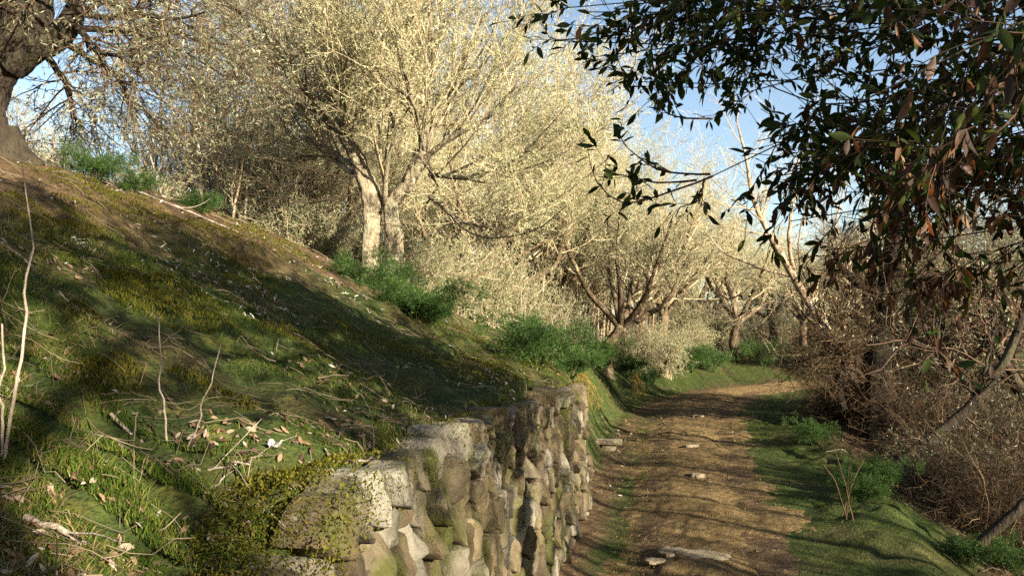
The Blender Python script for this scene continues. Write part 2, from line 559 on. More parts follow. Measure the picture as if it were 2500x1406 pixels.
# the dirt path: a sheet whose edges dip raggedly under the grass
pv = np.linspace(-1.25, 1.25, 120)
ps = CS[(CS > -4) & (CS < 60)]
fine_s = np.concatenate([np.arange(0, 16, .05), np.arange(16, 30, .12), np.arange(30, 60, .6)])
cx = np.stack([np.interp(fine_s, CS, CL[:, i]) for i in (0, 1)], -1)
ct = np.stack([np.interp(fine_s, CS, CT[:, i]) for i in (0, 1)], -1)
nrmal = np.stack([ct[:, 1], -ct[:, 0]], -1)
PX = cx[:, None, :] + nrmal[:, None, :] * (pv[None, :, None] * hwid(fine_s)[:, None, None] * 1.12)
tzv = terrain(PX[..., 0], PX[..., 1])
rel = np.where(pv < 0, np.abs(pv) * 1.14, np.abs(pv))[None, :] / 1.25
edge = (1 - rel ** 3.0) * .05 - .026 + (fbm(PX[..., 0] * 2.3, PX[..., 1] * 2.3, 40, 5) - .5) * .07 + (fbm(PX[..., 0] * 17 + PX[..., 1] * 5, PX[..., 1] * 13, 44, 3) - .5) * .022
rut = -.02 * np.exp(-((np.abs(pv)[None, :] - .55) / .2) ** 2)
ZP = tzv + edge * 1.0 + rut
mb = MB()
n1_, n2_ = PX.shape[:2]
idx = np.arange(n1_ * n2_).reshape(n1_, n2_)
mb.add(np.concatenate([PX, ZP[..., None]], -1), np.stack([idx[:-1, :-1], idx[:-1, 1:], idx[1:, 1:], idx[1:, :-1]], -1).reshape(-1, 4))
tag(mb.build('path', M['dirt']), kind='structure')

# ------------------------------------------------------------------ stone wall
def build_wall():
    rng = np.random.default_rng(5)
    root = empty('stone_wall', (wallx(4.), 4., 0))
    tag(root, 'mossy dry rubble stone wall holding back the grassy slope beside the path', 'wall')
    dirv = nrm(np.array([.193, 1., 0])); nv = np.array([dirv[1], -dirv[0], 0])
    org = np.array([wallx(WALL0), WALL0, 0])
    LEN = (WALL1 - WALL0) / dirv[1]
    def bat(a): return np.interp(WALL0 + a * dirv[1], [2, 7.6], [.07, .05])
    def top(a):
        y = WALL0 + a * dirv[1]
        return np.interp(y, [.6, 1.45, 1.65, 1.85, 2.3, 5, 7.6], [1.0, 1.04, 1.10, 1.21, 1.23, 1.17, 1.05]) + (vn(y * 3, y * 0, 4) - .5) * .09
    sites, z = [], -.12
    row = 0
    while z < 1.32:
        h = rng.uniform(.07, .155)
        a = -.1 + rng.uniform(0, .2)
        while a < LEN + .1:
            l = rng.uniform(.08, .24)
            sites.append((a + l / 2, z + h / 2 + rng.normal(0, .03)))
            a += l
        z += h
    S = np.array(sites)
    K = np.array([1.0, 1.0])
    mb = MB()
    for i, p in enumerate(S):
        if p[1] > float(top(p[0])) or p[0] < 0 or p[0] > LEN: continue
        d2 = (((S - p) * K) ** 2).sum(1)
        near = np.argsort(d2)[1:18]
        poly = [np.array(c) for c in ((p[0] - .5, p[1] - .35), (p[0] + .5, p[1] - .35), (p[0] + .5, p[1] + .35), (p[0] - .5, p[1] + .35))]
        for j in near:
            n = (S[j] - p) * K * K
            mid = (S[j] + p) / 2
            out = []
            for a in range(len(poly)):
                A, B = poly[a], poly[(a + 1) % len(poly)]
                da, db = np.dot(A - mid, n), np.dot(B - mid, n)
                if da <= 0: out.append(A)
                if da * db < 0: out.append(A + (B - A) * da / (da - db))
            poly = out
            if len(poly) < 3: break
        if len(poly) < 3: continue
        tz_ = float(top(p[0])) + .01
        out = []
        for a in range(len(poly)):
            A, B = poly[a], poly[(a + 1) % len(poly)]
            if A[1] <= tz_: out.append(A)
            if (A[1] - tz_) * (B[1] - tz_) < 0: out.append(A + (B - A) * (tz_ - A[1]) / (B[1] - A[1]))
        poly = out
        if len(poly) < 3: continue
        poly = np.array(poly)
        c = poly.mean(0)
        nb = 34
        seg = np.concatenate([poly, poly[:1]])
        sl = np.concatenate([[0], np.cumsum(np.linalg.norm(np.diff(seg, axis=0), axis=1))])
        tt = np.linspace(0, sl[-1], nb, endpoint=False)
        ring = np.stack([np.interp(tt, sl, seg[:, k]) for k in (0, 1)], -1)
        for _ in range(1):
            ring = .25 * np.roll(ring, 1, 0) + .5 * ring + .25 * np.roll(ring, -1, 0)
        ring = ring + (np.stack([fbm(ring[:, 0] * 14 + i, ring[:, 1] * 14, i + k, 3) for k in (0, 5)], -1) - .5) * .045
        ext = rng.uniform(-.03, .032)
        tilt = rng.normal(0, .16, 2)
        vs = []
        for sc_, dep in ((.945, -.13), (.945, -.06), (.94, -.02), (.92, -.004), (.885, .0), (.75, .002), (.6, .003), (.42, .004), (.2, .004)):
            r = c + (ring - c) * sc_
            nn = (fbm(r[:, 0] * 8 + i, r[:, 1] * 8, i, 3) - .5) + .35 * (fbm(r[:, 0] * 34 + i, r[:, 1] * 34, i, 3) - .5)
            out = dep + ext + (nn * .065 if dep > -.1 else 0) + (tilt[0] * (r[:, 0] - c[0]) + tilt[1] * (r[:, 1] - c[1])) * (dep > -.1)
            vs.append((r, out))
        allv = []
        for r, o_ in vs:
            o2 = o_ + bat(r[:, 0]) * (1.0 - r[:, 1]) + .0
            allv.append(org + dirv * r[:, :1] + nv * np.asarray(o2)[:, None] + np.array([0, 0, 1.]) * r[:, 1:2])
        ctr = allv[-1].mean(0)
        V = np.concatenate(allv + [ctr[None]])
        q = []
        for k in range(8):
            for a in range(nb):
                b = (a + 1) % nb
                q.append((k * nb + a, k * nb + b, (k + 1) * nb + b, (k + 1) * nb + a))
        t = [(8 * nb + a, 8 * nb + (a + 1) % nb, 9 * nb) for a in range(nb)]
        mb.add(V - np.array(root.location), q, t)
    mb.build('stonework', M['stone'], root)
    # earth packed between the stones
    core = MB()
    aa = np.linspace(0, LEN, 60)
    tp = top(aa) - .05
    for side, sgn in ((0, 1),):
        zz = np.linspace(0, 1, 10)
        G = org + dirv * aa[:, None, None] + nv * ((bat(aa)[:, None, None] * (1 - zz[None, :, None] * tp[:, None, None]) - .085)) + np.array([0, 0, 1.]) * (zz[None, :, None] * tp[:, None, None] - .05)
        G2 = G[:, -1:, :] - nv * .3
        G = np.concatenate([G, G2], 1)
        idx = np.arange(60 * 11).reshape(60, 11)
        core.add(G - np.array(root.location), np.stack([idx[:-1, :-1], idx[1:, :-1], idx[1:, 1:], idx[:-1, 1:]], -1).reshape(-1, 4))
    core.build('earth_core', M['ground'], root)
    # moss cushions hanging over the top edge and in joints
    ms = MB()
    N = 18000
    a = np.concatenate([rng.uniform(.6, 1.5, N // 2), rng.uniform(0, LEN, N // 2)])
    keep = fbm(a * 2.3, a * 0 + 3, 70, 3) > .48
    a = a[keep]
    t_ = top(a)
    o = rng.uniform(-.30, .07, len(a))
    hang = np.where(o > -.02, -rng.uniform(0, .16, len(a)), -.01)
    bulge = .05 * np.exp(-((o + .05) / .12) ** 2)
    pos = org + dirv * a[:, None] + nv * (bat(a) * (1 - t_) + .02 + o)[:, None] + np.array([0, 0, 1.]) * (t_ + hang + bulge - .02)[:, None]
    d = np.array([0, 0, .35]) + nv * .35 + rng.normal(0, .7, (len(a), 3))
    leaf_quads(ms, pos - np.array(root.location), d, rng.uniform(.007, .016, len(a)), rng.uniform(.003, .006, len(a)), rng)
    ms.build('moss', M['moss'], root)
    return root
build_wall()

# ------------------------------------------------------------------ trees
def trunk_tube(mb, pts, radii, rng, n=26, k=18, flare=.5, ridge=.16, wob=.012, m=0):
    P = resample(pts, n, rng, wob)
    R = np.interp(np.linspace(0, 1, n), np.linspace(0, 1, len(radii)), radii)
    t = np.linspace(0, 1, n)
    R = R * (1 + flare * np.exp(-t * 9))
    ph = rng.uniform(0, 6, 4)
    def rf(n_, k_):
        th = np.arange(k_) / k_ * 2 * np.pi
        tt = np.linspace(0, 1, n_)[:, None]
        w = np.sin(3 * th + ph[0] + 3 * tt) * .5 + np.sin(5 * th + ph[1] - 4 * tt) * .35 + np.sin(2 * th + ph[2] + 7 * tt) * .3
        return (1 + ridge * w * (1 + .8 * np.exp(-tt * 6)) + ridge * .5 * rng.normal(size=(n_, k_)) * .5)[None]
    tubes(mb, P, R[None] if R.ndim == 1 else R, k, m, rf) if False else tubes(mb, P[None], R[None], k, m, rf)
    return P, R

def foliage(rng, limbs, spec):
    """limbs: list of (P,R) centre lines; grows the levels of spec, returns (twig+leaf) mesh builder"""
    mb = MB()
    P = np.stack([resample(p, 10) for p, r in limbs])
    R = np.stack([np.interp(np.linspace(0, 1, 10), np.linspace(0, 1, len(r)), r) for p, r in limbs])
    lv = [(P, R)]
    for s in spec['levels']:
        s = dict(s)
        k = s.pop('k', 3)
        show = s.pop('show', True)
        Q_, R_ = sprout(rng, *lv[-1], **s)
        if show: tubes(mb, Q_, np.maximum(R_, spec.get('rmin', .0016)), k, 0)
        lv.append((Q_, R_))
    for li, per in spec['leaves']:
        pos, tan = on_twigs(rng, lv[li][0], per)
        N = len(pos)
        d = tan * spec.get('along', .5) + rng.normal(size=(N, 3)) * .55 + np.array([0, 0, spec.get('lift', .05)])
        L = rng.uniform(*spec['len'], N)
        leaf_quads(mb, pos, d, L, L * rng.uniform(.22, .36, N) * spec.get('wide', 1), rng, 1)
    return mb, lv

def olive_tree(seed, h=5.0, spread=2.2, trunk_h=1.5, tr=.17, leaf='olive_leaf', twig='twig', dens=1.0, lsz=(.034, .06), up=.12, nlimb=6, bark='back_trunk', lean=(0, 0), nshoot=9, sln=(.16, .34), str_=.3):
    rng = np.random.default_rng(seed)
    root = empty('olive_tree')
    tm = MB()
    top = np.array([lean[0], lean[1], trunk_h])
    mid = np.array([lean[0] * .2 + rng.normal(0, .1), lean[1] * .2 + rng.normal(0, .1), trunk_h * .5])
    trunk_tube(tm, [(0, 0, -.25), (0, 0, 0), mid, top], [tr * 1.1, tr, tr * .9, tr * .8], rng)
    limbs = []
    for i in range(nlimb):
        az = i / nlimb * 2 * np.pi + rng.uniform(-.4, .4)
        out = spread * rng.uniform(.35, .8)
        hh = h * rng.uniform(.55, .85)
        e = top + np.array([np.cos(az) * out, np.sin(az) * out, hh - trunk_h])
        m1 = top * .55 + e * .45 + np.array([np.cos(az), np.sin(az), 0]) * out * .22 + rng.normal(0, .12, 3)
        p = resample([top - np.array([0, 0, .12]), m1, e], 12, rng, .03)
        r = np.linspace(tr * .55, tr * .12, 12)
        trunk_tube(tm, p, r, rng, 14, 9, 0, .1)
        limbs.append((p, r))
    tm.build('trunk', M[bark], root)
    mb, lv = foliage(rng, limbs, dict(levels=[
        dict(count=nshoot, tr=(str_, 1), ang=(20, 70), ln=(h * sln[0], h * sln[1]), rad=.45, n=7, wig=.12, trop=up, taper=.3, k=4),
        dict(count=int(9 * dens), tr=(.1, 1), ang=(25, 75), ln=(h * .06, h * .16), rad=.55, n=5, wig=.11, trop=up * .5, k=3),
        dict(count=int(5 * dens), tr=(.1, 1), ang=(25, 65), ln=(.12, .36), rad=.6, n=4, wig=.12, trop=0, k=3)],
        leaves=[(3, max(3, int(9 * dens))), (2, int(8 * dens))], len=lsz, along=.6, wide=.85, rmin=.0022))
    mb.build('crown', [M[twig], M[leaf]], root)
    return root

def sprout_tree(seed, h=7.0, n=26, leaf='pale_leaf', twig='twig', base_r=.7, dens=1.0, lsz=(.04, .07), fan=.22, pr=(.018, .045)):
    """a clump of tall upright poles, leafy all the way up"""
    rng = np.random.default_rng(seed)
    root = empty('coppice_tree')
    limbs, tm = [], MB()
    for i in range(n):
        a = rng.uniform(0, 2 * np.pi); r0 = base_r * np.sqrt(rng.uniform(0, 1))
        b = np.array([np.cos(a) * r0, np.sin(a) * r0, -.2])
        hh = h * rng.uniform(.55, 1.0)
        e = b + np.array([np.cos(a) * r0 * fan * h * .5 + rng.normal(0, .3), np.sin(a) * r0 * fan * h * .5 + rng.normal(0, .3), hh])
        p = resample([b, (b + e) / 2 + rng.normal(0, .10, 3), e], 12, rng, .02)
        r = np.linspace(rng.uniform(*pr), .006, 12)
        tubes(tm, p[None], r[None], 6)
        limbs.append((p, r))
    tm.build('trunk', M['bare_bark'], root)
    mb, lv = foliage(rng, limbs, dict(levels=[
        dict(count=int(14 * dens), tr=(.15, 1), ang=(20, 60), ln=(h * .08, h * .22), rad=.5, n=6, wig=.14, trop=.14, taper=.3, k=3),
        dict(count=int(8 * dens), tr=(.15, 1), ang=(25, 65), ln=(.2, .55), rad=.6, n=5, wig=.1, trop=.05, k=3)],
        leaves=[(2, int(13 * dens)), (1, 8)], len=lsz, along=.7, wide=.8, rmin=.0026))
    mb.build('crown', [M[twig], M[leaf]], root)
    return root

def bare_shrub(seed, name, h=1.6, n=40, twig='red_twig', spread=.9, bark='red_twig', leaf=None):
    rng = np.random.default_rng(seed)
    root = empty(name)
    st, limbs = MB(), []
    for i in range(n):
        a = rng.uniform(0, 2 * np.pi)
        e = np.array([np.cos(a), np.sin(a), 0]) * spread * rng.uniform(.3, 1.1) + np.array([0, 0, h * rng.uniform(.25, .95)])
        m1 = e * .45 + np.array([0, 0, h * rng.uniform(.1, .35)])
        p = resample([(rng.normal(0, .12), rng.normal(0, .12), -.1), m1, e], 10, rng, .03)
        r = np.linspace(rng.uniform(.006, .014), .003, 10)
        limbs.append((p, r))
    tubes(st, np.stack([l[0] for l in limbs]), np.stack([l[1] for l in limbs]), 5)
    st.build('stem', M[bark], root)
    mb, lv = foliage(rng, limbs, dict(levels=[
        dict(count=10, tr=(.2, 1), ang=(30, 80), ln=(.2, .6), rad=.6, n=6, wig=.3, trop=.0, k=3),
        dict(count=5, tr=(.1, 1), ang=(30, 80), ln=(.08, .25), rad=.7, n=4, wig=.3, trop=0, k=3)],
        leaves=[(2, 5 if leaf else 0)], len=(.03, .06), rmin=.0016))
    mb.build('twigs', [M[twig], M[leaf or 'brown_leaf']], root)
    return root

def place(o, pxx, d, label=None, s=1.0, rz=0, cat=None, group=None, dz=-.05, X=None):
    x = px(pxx, 800, d)[0] if X is None else X
    o.location = (x, d, tz(x, d) + dz)
    o.rotation_euler = (0, 0, rz)
    o.scale = (s,) * 3 if np.isscalar(s) else s
    tag(o, label, cat, group)
    return o

# --- the split olive on the crest
def split_olive():
    rng = np.random.default_rng(11)
    d = 12.0
    loc = px(930, 672, d)
    loc[2] = tz(loc[0], d)
    root = empty('olive_tree', loc)
    tag(root, 'old olive tree with a trunk split in two, one limb ending in a hollow stump', 'tree')
    W = lambda x, y, dd=0: px(x, y, d + dd) - loc
    tm = MB()
    L = trunk_tube(tm, [W(888, 705), W(905, 650), W(909, 590), W(908, 510), W(880, 430), W(842, 350), W(812, 290)], [.16, .125, .112, .135, .12, .10, .075], rng, 60, 28, .45, .21)
    Rr = trunk_tube(tm, [W(968, 715), W(958, 650), W(955, 590), W(945, 520), W(975, 455), W(1012, 405), W(1036, 372)], [.15, .115, .108, .112, .10, .105, .12], rng, 60, 28, .45, .21)
    th = trunk_tube(tm, [W(1036, 380), W(1052, 420), W(1068, 445), W(1050, 480), W(1040, 500)], [.04, .035, .03, .022, .012], rng, 16, 9, 0, .1)
    tm.build('trunk', M['trunk'], root)
    hb = MB()
    c0, c1 = Rr[0][-1], Rr[0][-5]
    tubes(hb, np.stack([c0, c0 * .5 + c1 * .5, c1])[None], np.array([[.105, .08, .02]]), 14)
    hb.build('hollow', M['hollow'], root)
    limbs = []
    def limb(pts, r0, r1):
        p = resample(pts, 14, rng, .03)
        limbs.append((p, np.linspace(r0, r1, 14)))
    for a, b, c in (((812, 290), (775, 140), (735, -120)), ((820, 300), (800, 120), (820, -150)), ((835, 340), (860, 160), (930, -140)), ((815, 295), (720, 190), (630, 40)), ((845, 355), (905, 240), (1010, 40)), ((835, 330), (760, 260), (640, 230)), ((870, 425), (790, 400), (700, 390)), ((940, 505), (935, 380), (925, 200)), ((860, 400), (800, 340), (740, 330)), 
                    ((1036, 372), (1045, 200), (1050, -130)), ((1030, 380), (1010, 200), (985, -100)), ((1038, 375), (1090, 230), (1190, 30)), ((1045, 380), (1130, 300), (1260, 210)), ((1050, 430), (1130, 420), (1240, 400)), ((1050, 480), (1120, 520), (1200, 560))):
        dd = rng.uniform(-1.4, 1.4)
        limb([W(*a), W(b[0], b[1], dd * .6), W(c[0], c[1], dd * 1.2)], .045, .014)
    for a, b, c, e in (((835, 340), (850, 200), (860, 40), -2.0), ((1036, 375), (1000, 220), (960, 60), -2.2)):
        limb([W(*a), W(b[0], b[1], e * .6), W(c[0], c[1], e)], .035, .010)
    sp_, sr_ = sprout(rng, np.stack([resample(p, 10) for p, r in limbs]), np.stack([np.interp(np.linspace(0, 1, 10), np.linspace(0, 1, 14), r) for p, r in limbs]), 4, (.05, .6), (5, 35), (1.6, 3.4), .55, 12, .035, .10, .3)
    lm = MB()
    tubes(lm, sp_, np.maximum(sr_, .004), 6)
    for p, r in limbs: trunk_tube(lm, p, r, rng, 14, 8, 0, .08)
    lm.build('limb', M['trunk'], root)
    for a in range(0, len(sp_), 2): limbs.append((resample(sp_[a], 14), np.interp(np.linspace(0, 1, 14), np.linspace(0, 1, 12), sr_[a])))
    mb, lv = foliage(rng, limbs, dict(levels=[
        dict(count=9, tr=(.08, 1), ang=(15, 55), ln=(.6, 1.7), rad=.5, n=7, wig=.10, trop=.12, taper=.35, k=4),
        dict(count=9, tr=(.1, 1), ang=(25, 70), ln=(.25, .7), rad=.55, n=5, wig=.1, trop=.03, k=3),
        dict(count=4, tr=(.1, 1), ang=(20, 55), ln=(.10, .30), rad=.6, n=4, wig=.1, trop=.02, k=3)],
        leaves=[(3, 8), (2, 6)], len=(.03, .055), along=.6, wide=.8, rmin=.0023))
    mb.build('crown', [M['twig'], M['pale_leaf']], root)
    # bare dark boughs reaching left
    bl = []
    for pts in (((1000, 50), (900, 150), (790, 205), (740, 240), (690, 270)), ((870, 430), (790, 425), (690, 400), (620, 350)), ((880, 470), (760, 500), (640, 480), (540, 462)), ((860, 450), (760, 420), (640, 445), (560, 400))):
        p = resample([W(q[0], q[1], -.8) for q in pts], 16, rng, .02)
        bl.append((p, np.linspace(.014, .004, 16)))
    bb, _ = foliage(rng, bl, dict(levels=[dict(count=9, tr=(.2, 1), ang=(25, 60), ln=(.3, .8), rad=.5, n=6, wig=.18, trop=-.02, k=3)], leaves=[], len=(.04, .06)))
    tubes(bb, np.stack([b[0] for b in bl]), np.stack([b[1] for b in bl]), 6)
    bb.build('dead_bough', M['bough'], root)
    return root
split_olive()

# --- the old olive at the left edge
def left_olive():
    rng = np.random.default_rng(12)
    d = 6.6
    loc = px(-10, 395, d); loc[2] = tz(loc[0], d)
    root = empty('olive_tree', loc)
    tag(root, 'dark gnarled olive tree with a curved trunk at the left edge of the crest', 'tree')
    W = lambda x, y, dd=0: px(x, y, d + dd) - loc
    tm = MB()
    trunk_tube(tm, [W(20, 500), W(15, 430), W(-2, 370), W(-25, 310), W(-32, 240), W(-15, 170), W(20, 110), W(40, 40), W(20, -90)], [.26, .20, .15, .12, .13, .20, .26, .27, .2], rng, 44, 26, .1, .12, .006)
    trunk_tube(tm, [W(0, 330), W(30, 375), W(80, 405), W(130, 440)], [.13, .11, .075, .03], rng, 16, 14, 0, .12, .006)
    b1 = trunk_tube(tm, [W(20, 150), W(80, 110), W(140, 80), W(175, 45), W(190, -60)], [.17, .13, .10, .075, .06], rng, 20, 14, 0, .12, .008)
    b2 = trunk_tube(tm, [W(65, 130), W(110, 132), W(150, 110), W(175, 75)], [.04, .045, .045, .03], rng, 14, 10, 0, .12, .006)
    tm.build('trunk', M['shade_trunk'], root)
    limbs = []
    def limb(pts, r0, r1):
        limbs.append((resample([W(*q) for q in pts], 14, rng, .02), np.linspace(r0, r1, 14)))
    for pts in (((175, 50), (300, -20, .4), (480, -60, 1.0), (650, -20, 1.4)), ((170, 70), (290, 60, .2), (420, 90, .7), (560, 190, 1.0)), ((150, 100), (240, 150, .2), (330, 230, .4), (420, 330, .6)), ((110, 130), (150, 200, .3), (170, 260, .5), (180, 330, .5)),
                ((180, 30), (330, 60, .8), (500, 120, 1.2), (660, 230, 1.4)), ((190, -40), (380, -60, .6), (560, 40, .9), (640, 130, 1.2)), ((180, 60), (260, 110, -.3), (340, 160, -.5), (400, 250, -.4)), ((40, 40), (90, -20, -.3), (150, -60, -.5), (260, -30, -.6)), ((30, 60), (-20, -20, -.4), (-80, -80, -.6), (-160, -60, -.6)), ((190, -20), (300, 20, 0), (380, 30, -.2), (500, 30, -.3)), ((185, 0), (260, 0, .5), (360, 40, 1.5), (450, 200, 1.9))):
        limb(pts, .032, .007)
    lm = MB()
    for p, r in limbs: trunk_tube(lm, p, r, rng, 14, 8, 0, .08)
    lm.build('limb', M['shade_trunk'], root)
    mb, lv = foliage(rng, limbs, dict(levels=[
        dict(count=15, tr=(.15, 1), ang=(20, 70), ln=(.35, .9), rad=.5, n=7, wig=.14, trop=-.06, taper=.35, k=4),
        dict(count=8, tr=(.1, 1), ang=(25, 70), ln=(.15, .4), rad=.55, n=5, wig=.2, trop=-.05, k=3),
        dict(count=3, tr=(.1, 1), ang=(25, 65), ln=(.08, .2), rad=.6, n=4, wig=.2, trop=-.03, k=3)],
        leaves=[(3, 5), (2, 5)], len=(.03, .055), along=.6, lift=-.1, wide=.7, rmin=.0018))
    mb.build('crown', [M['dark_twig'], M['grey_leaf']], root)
    return root
left_olive()

# --- background kinds, one of each, then copies
KIND = {
    'olive': olive_tree(21, 5.2, 2.4, 1.5, .17, 'pale_leaf'),
    'olive2': olive_tree(22, 4.6, 2.3, 1.2, .15, 'olive_leaf', lean=(.35, .1)),
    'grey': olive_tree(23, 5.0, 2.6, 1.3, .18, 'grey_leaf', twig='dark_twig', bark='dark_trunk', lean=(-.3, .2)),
    'tall': sprout_tree(24, 8.0, 26, 'pale_leaf', base_r=1.0),
    'thin': sprout_tree(25, 5.0, 12, 'olive_leaf', base_r=.8, dens=.85, lsz=(.04, .07)),
}
KIND['shade'] = olive_tree(26, 10.2, 2.2, 6.6, .13, 'grey_leaf', twig='dark_twig', bark='dark_trunk', nlimb=7, dens=.85, lsz=(.07, .11), nshoot=5, sln=(.05, .11), str_=.5)
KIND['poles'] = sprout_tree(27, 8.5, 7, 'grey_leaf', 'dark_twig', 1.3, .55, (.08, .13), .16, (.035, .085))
used = set()
def plant(kind, pxx, d, label, s=1.0, rz=None, group=None, X=None, cat='tree', dz=-.08):
    src = KIND[kind]
    o = copy_tree(src) if kind in used else src
    used.add(kind)
    return place(o, pxx, d, label, s, (pxx * .37) % 6.28 if rz is None else rz, cat, group, dz, X)

plant('olive2', 1482, 18, 'rounded olive tree with a short leaning brown trunk above the bright fennel on the bank', 1.0, 0)
plant('olive', 1802, 27, 'rounded grey green olive tree on the grass where the path bends', 1.0, 2.2)
GB = 'pale trees of the thicket behind the crest'
LB = 'pale sunlit tree in the thicket behind the split olive'
for p_, d_, s_ in ((640, 17, 1.0), (740, 19, 1.0), (700, 23, 1.1), (880, 20, 1.05), (1040, 19, 1.1), (1110, 23, 1.1)):
    plant('tall', p_, d_, LB, s_, group=GB)
for p_, d_, lab in ((400, 14.5, 'slender multi stemmed tree on the crest nearest the left olive crown'), (475, 13, 'slender forked tree rising beside the bright green fennel on the crest'), (545, 13.6, 'slender multi stemmed tree between the bright crest fennel and the split olive')):
    plant('thin', p_, d_, lab, .95, group='slender trees on the crest')
LL = 'small yellow lit olive tree seen under the drooping branches of the left olive'
for p_, d_, s_ in ((60, 17, .8), (190, 19, .8), (300, 16, .75), (390, 20, .8), (-60, 15, .8)):
    plant('olive', p_, d_, LL, s_, group='low olives behind the crest at left')
LR = 'tall cream coloured sunlit tree on the skyline between split olive and sky gap'
for p_, d_, s_ in ((1190, 22, 1.15), (1270, 19, 1.0), (1330, 24, 1.1), (1410, 25, 1.0), (1450, 29, 1.15), (1530, 28, .95), (1590, 31, 1.0), (1370, 20.5, .8), (1650, 33, .85)):
    plant('tall', p_, d_, LR, s_, group='tall trees on the skyline')
LM = 'leafy pale olive tree in the row along the crest and the path bank'
for p_, d_, s_ in ((800, 15, .72), (690, 15.8, .75), (860, 16.5, .9), (1150, 16, .8), (1260, 17.5, .85), (1350, 19, .9), (1560, 21, 1.0), (1620, 24, 1.05), (1700, 30, 1.1)):
    plant('olive', p_, d_, LM, s_, group='olives above the path bank')
LF = 'distant pale olive tree beyond the bend of the path'
for p_, d_, s_ in ((1740, 36, 1.05), (1880, 36, 1.0), (1960, 42, 1.1), (2050, 40, 1.2), (1930, 52, 1.1), (2140, 44, 1.3), (1830, 46, 1.2), (2040, 58, 1.5), (2200, 52, 1.4), (1990, 66, 1.5), (2290, 44, 1.3), (2100, 70, 1.7), (1900, 70, 1.5)):
    plant('olive', p_, d_, LF, s_, group='distant olives beyond the bend')
LG = 'grey green olive tree behind the tangled brush on the right slope'
for p_, d_, s_ in ((2230, 25, .8), (2330, 15, .85), (2420, 23, .95), (2490, 12.5, .85), (2390, 30, 1.3), (2120, 31, 1.1), (2520, 28, 1.4)):
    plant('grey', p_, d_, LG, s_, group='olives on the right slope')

# trees that stand right of and behind the viewpoint and shade it
for x_, y_, k_, s_ in ((7.0, -2.7, 'poles', 1.15), (6.0, -4.4, 'poles', 1.1), (5.2, -4.8, 'poles', 1.0), (4.4, -5.6, 'poles', 1.15), (6.8, .4, 'poles', .9), (8.6, -2.4, 'poles', 1.1), (10.2, -.4, 'poles', 1.1), (6.6, -5.6, 'shade', 1.03), (14.0, -4.6, 'shade', .85), (11.3, 4.6, 'grey', 1.25), (12.0, -2.2, 'poles', 1.3)):
    plant(k_, 0, y_, 'tree on the right slope level with the viewpoint', s_, x_ * 1.3, 'trees beside the viewpoint', X=x_)

# --- bare pale tree at the right of the path
def bare_tree():
    rng = np.random.default_rng(31)
    d = 16.0
    loc = px(2090, 905, d); loc[2] = tz(loc[0], d)
    root = empty('bare_tree', loc)
    tag(root, 'leafless pale barked tree leaning left over the bend of the path', 'tree')
    W = lambda x, y, dd=0: px(x, y, d + dd) - loc
    tm = MB(); limbs = []
    def stem(pts, r, keep=True):
        p, rr = trunk_tube(tm, [W(*q) for q in pts], r, rng, 26, 10, 0, .08, .008)
        if keep: limbs.append((p, rr))
    stem([(2100, 960), (2070, 890), (2020, 800), (1960, 710), (1935, 672)], [.14, .11, .10, .085, .075])
    stem([(1935, 672), (1905, 620), (1870, 555), (1840, 500), (1825, 440), (1815, 380), (1795, 280)], [.075, .065, .05, .042, .034, .026, .01])
    stem([(1940, 680), (1925, 600), (1930, 530), (1935, 450), (1960, 340)], [.05, .04, .032, .024, .01])
    stem([(2045, 850), (2065, 760), (2100, 690), (2120, 620), (2135, 540), (2140, 430)], [.065, .06, .05, .04, .03, .012])
    stem([(2090, 705), (2050, 640), (2035, 560), (2060, 450)], [.04, .03, .022, .01])
    stem([(1935, 675), (1850, 650), (1760, 610), (1720, 560), (1690, 540)], [.035, .025, .018, .012, .006])
    stem([(1880, 575), (1800, 560), (1740, 550), (1660, 530)], [.022, .016, .010, .005])
    stem([(1860, 540), (1800, 490), (1740, 440), (1700, 400)], [.020, .014, .010, .005])
    stem([(2020, 800), (1990, 740), (1970, 690)], [.04, .03, .015])
    stem([(1960, 705), (1860, 740), (1780, 790)], [.02, .014, .006])
    tm.build('trunk', M['bare_bark'], root)
    mb, _ = foliage(rng, limbs, dict(levels=[
        dict(count=14, tr=(.15, 1), ang=(25, 65), ln=(.4, 1.5), rad=.4, n=8, wig=.13, trop=.05, k=4),
        dict(count=6, tr=(.15, 1), ang=(25, 60), ln=(.2, .6), rad=.55, n=6, wig=.18, trop=.05, k=3),
        dict(count=3, tr=(.2, 1), ang=(25, 60), ln=(.1, .3), rad=.6, n=4, wig=.2, trop=.05, k=3)],
        leaves=[], len=(.03, .05), rmin=.002))
    mb.build('twigs', [M['twig']], root)
bare_tree()

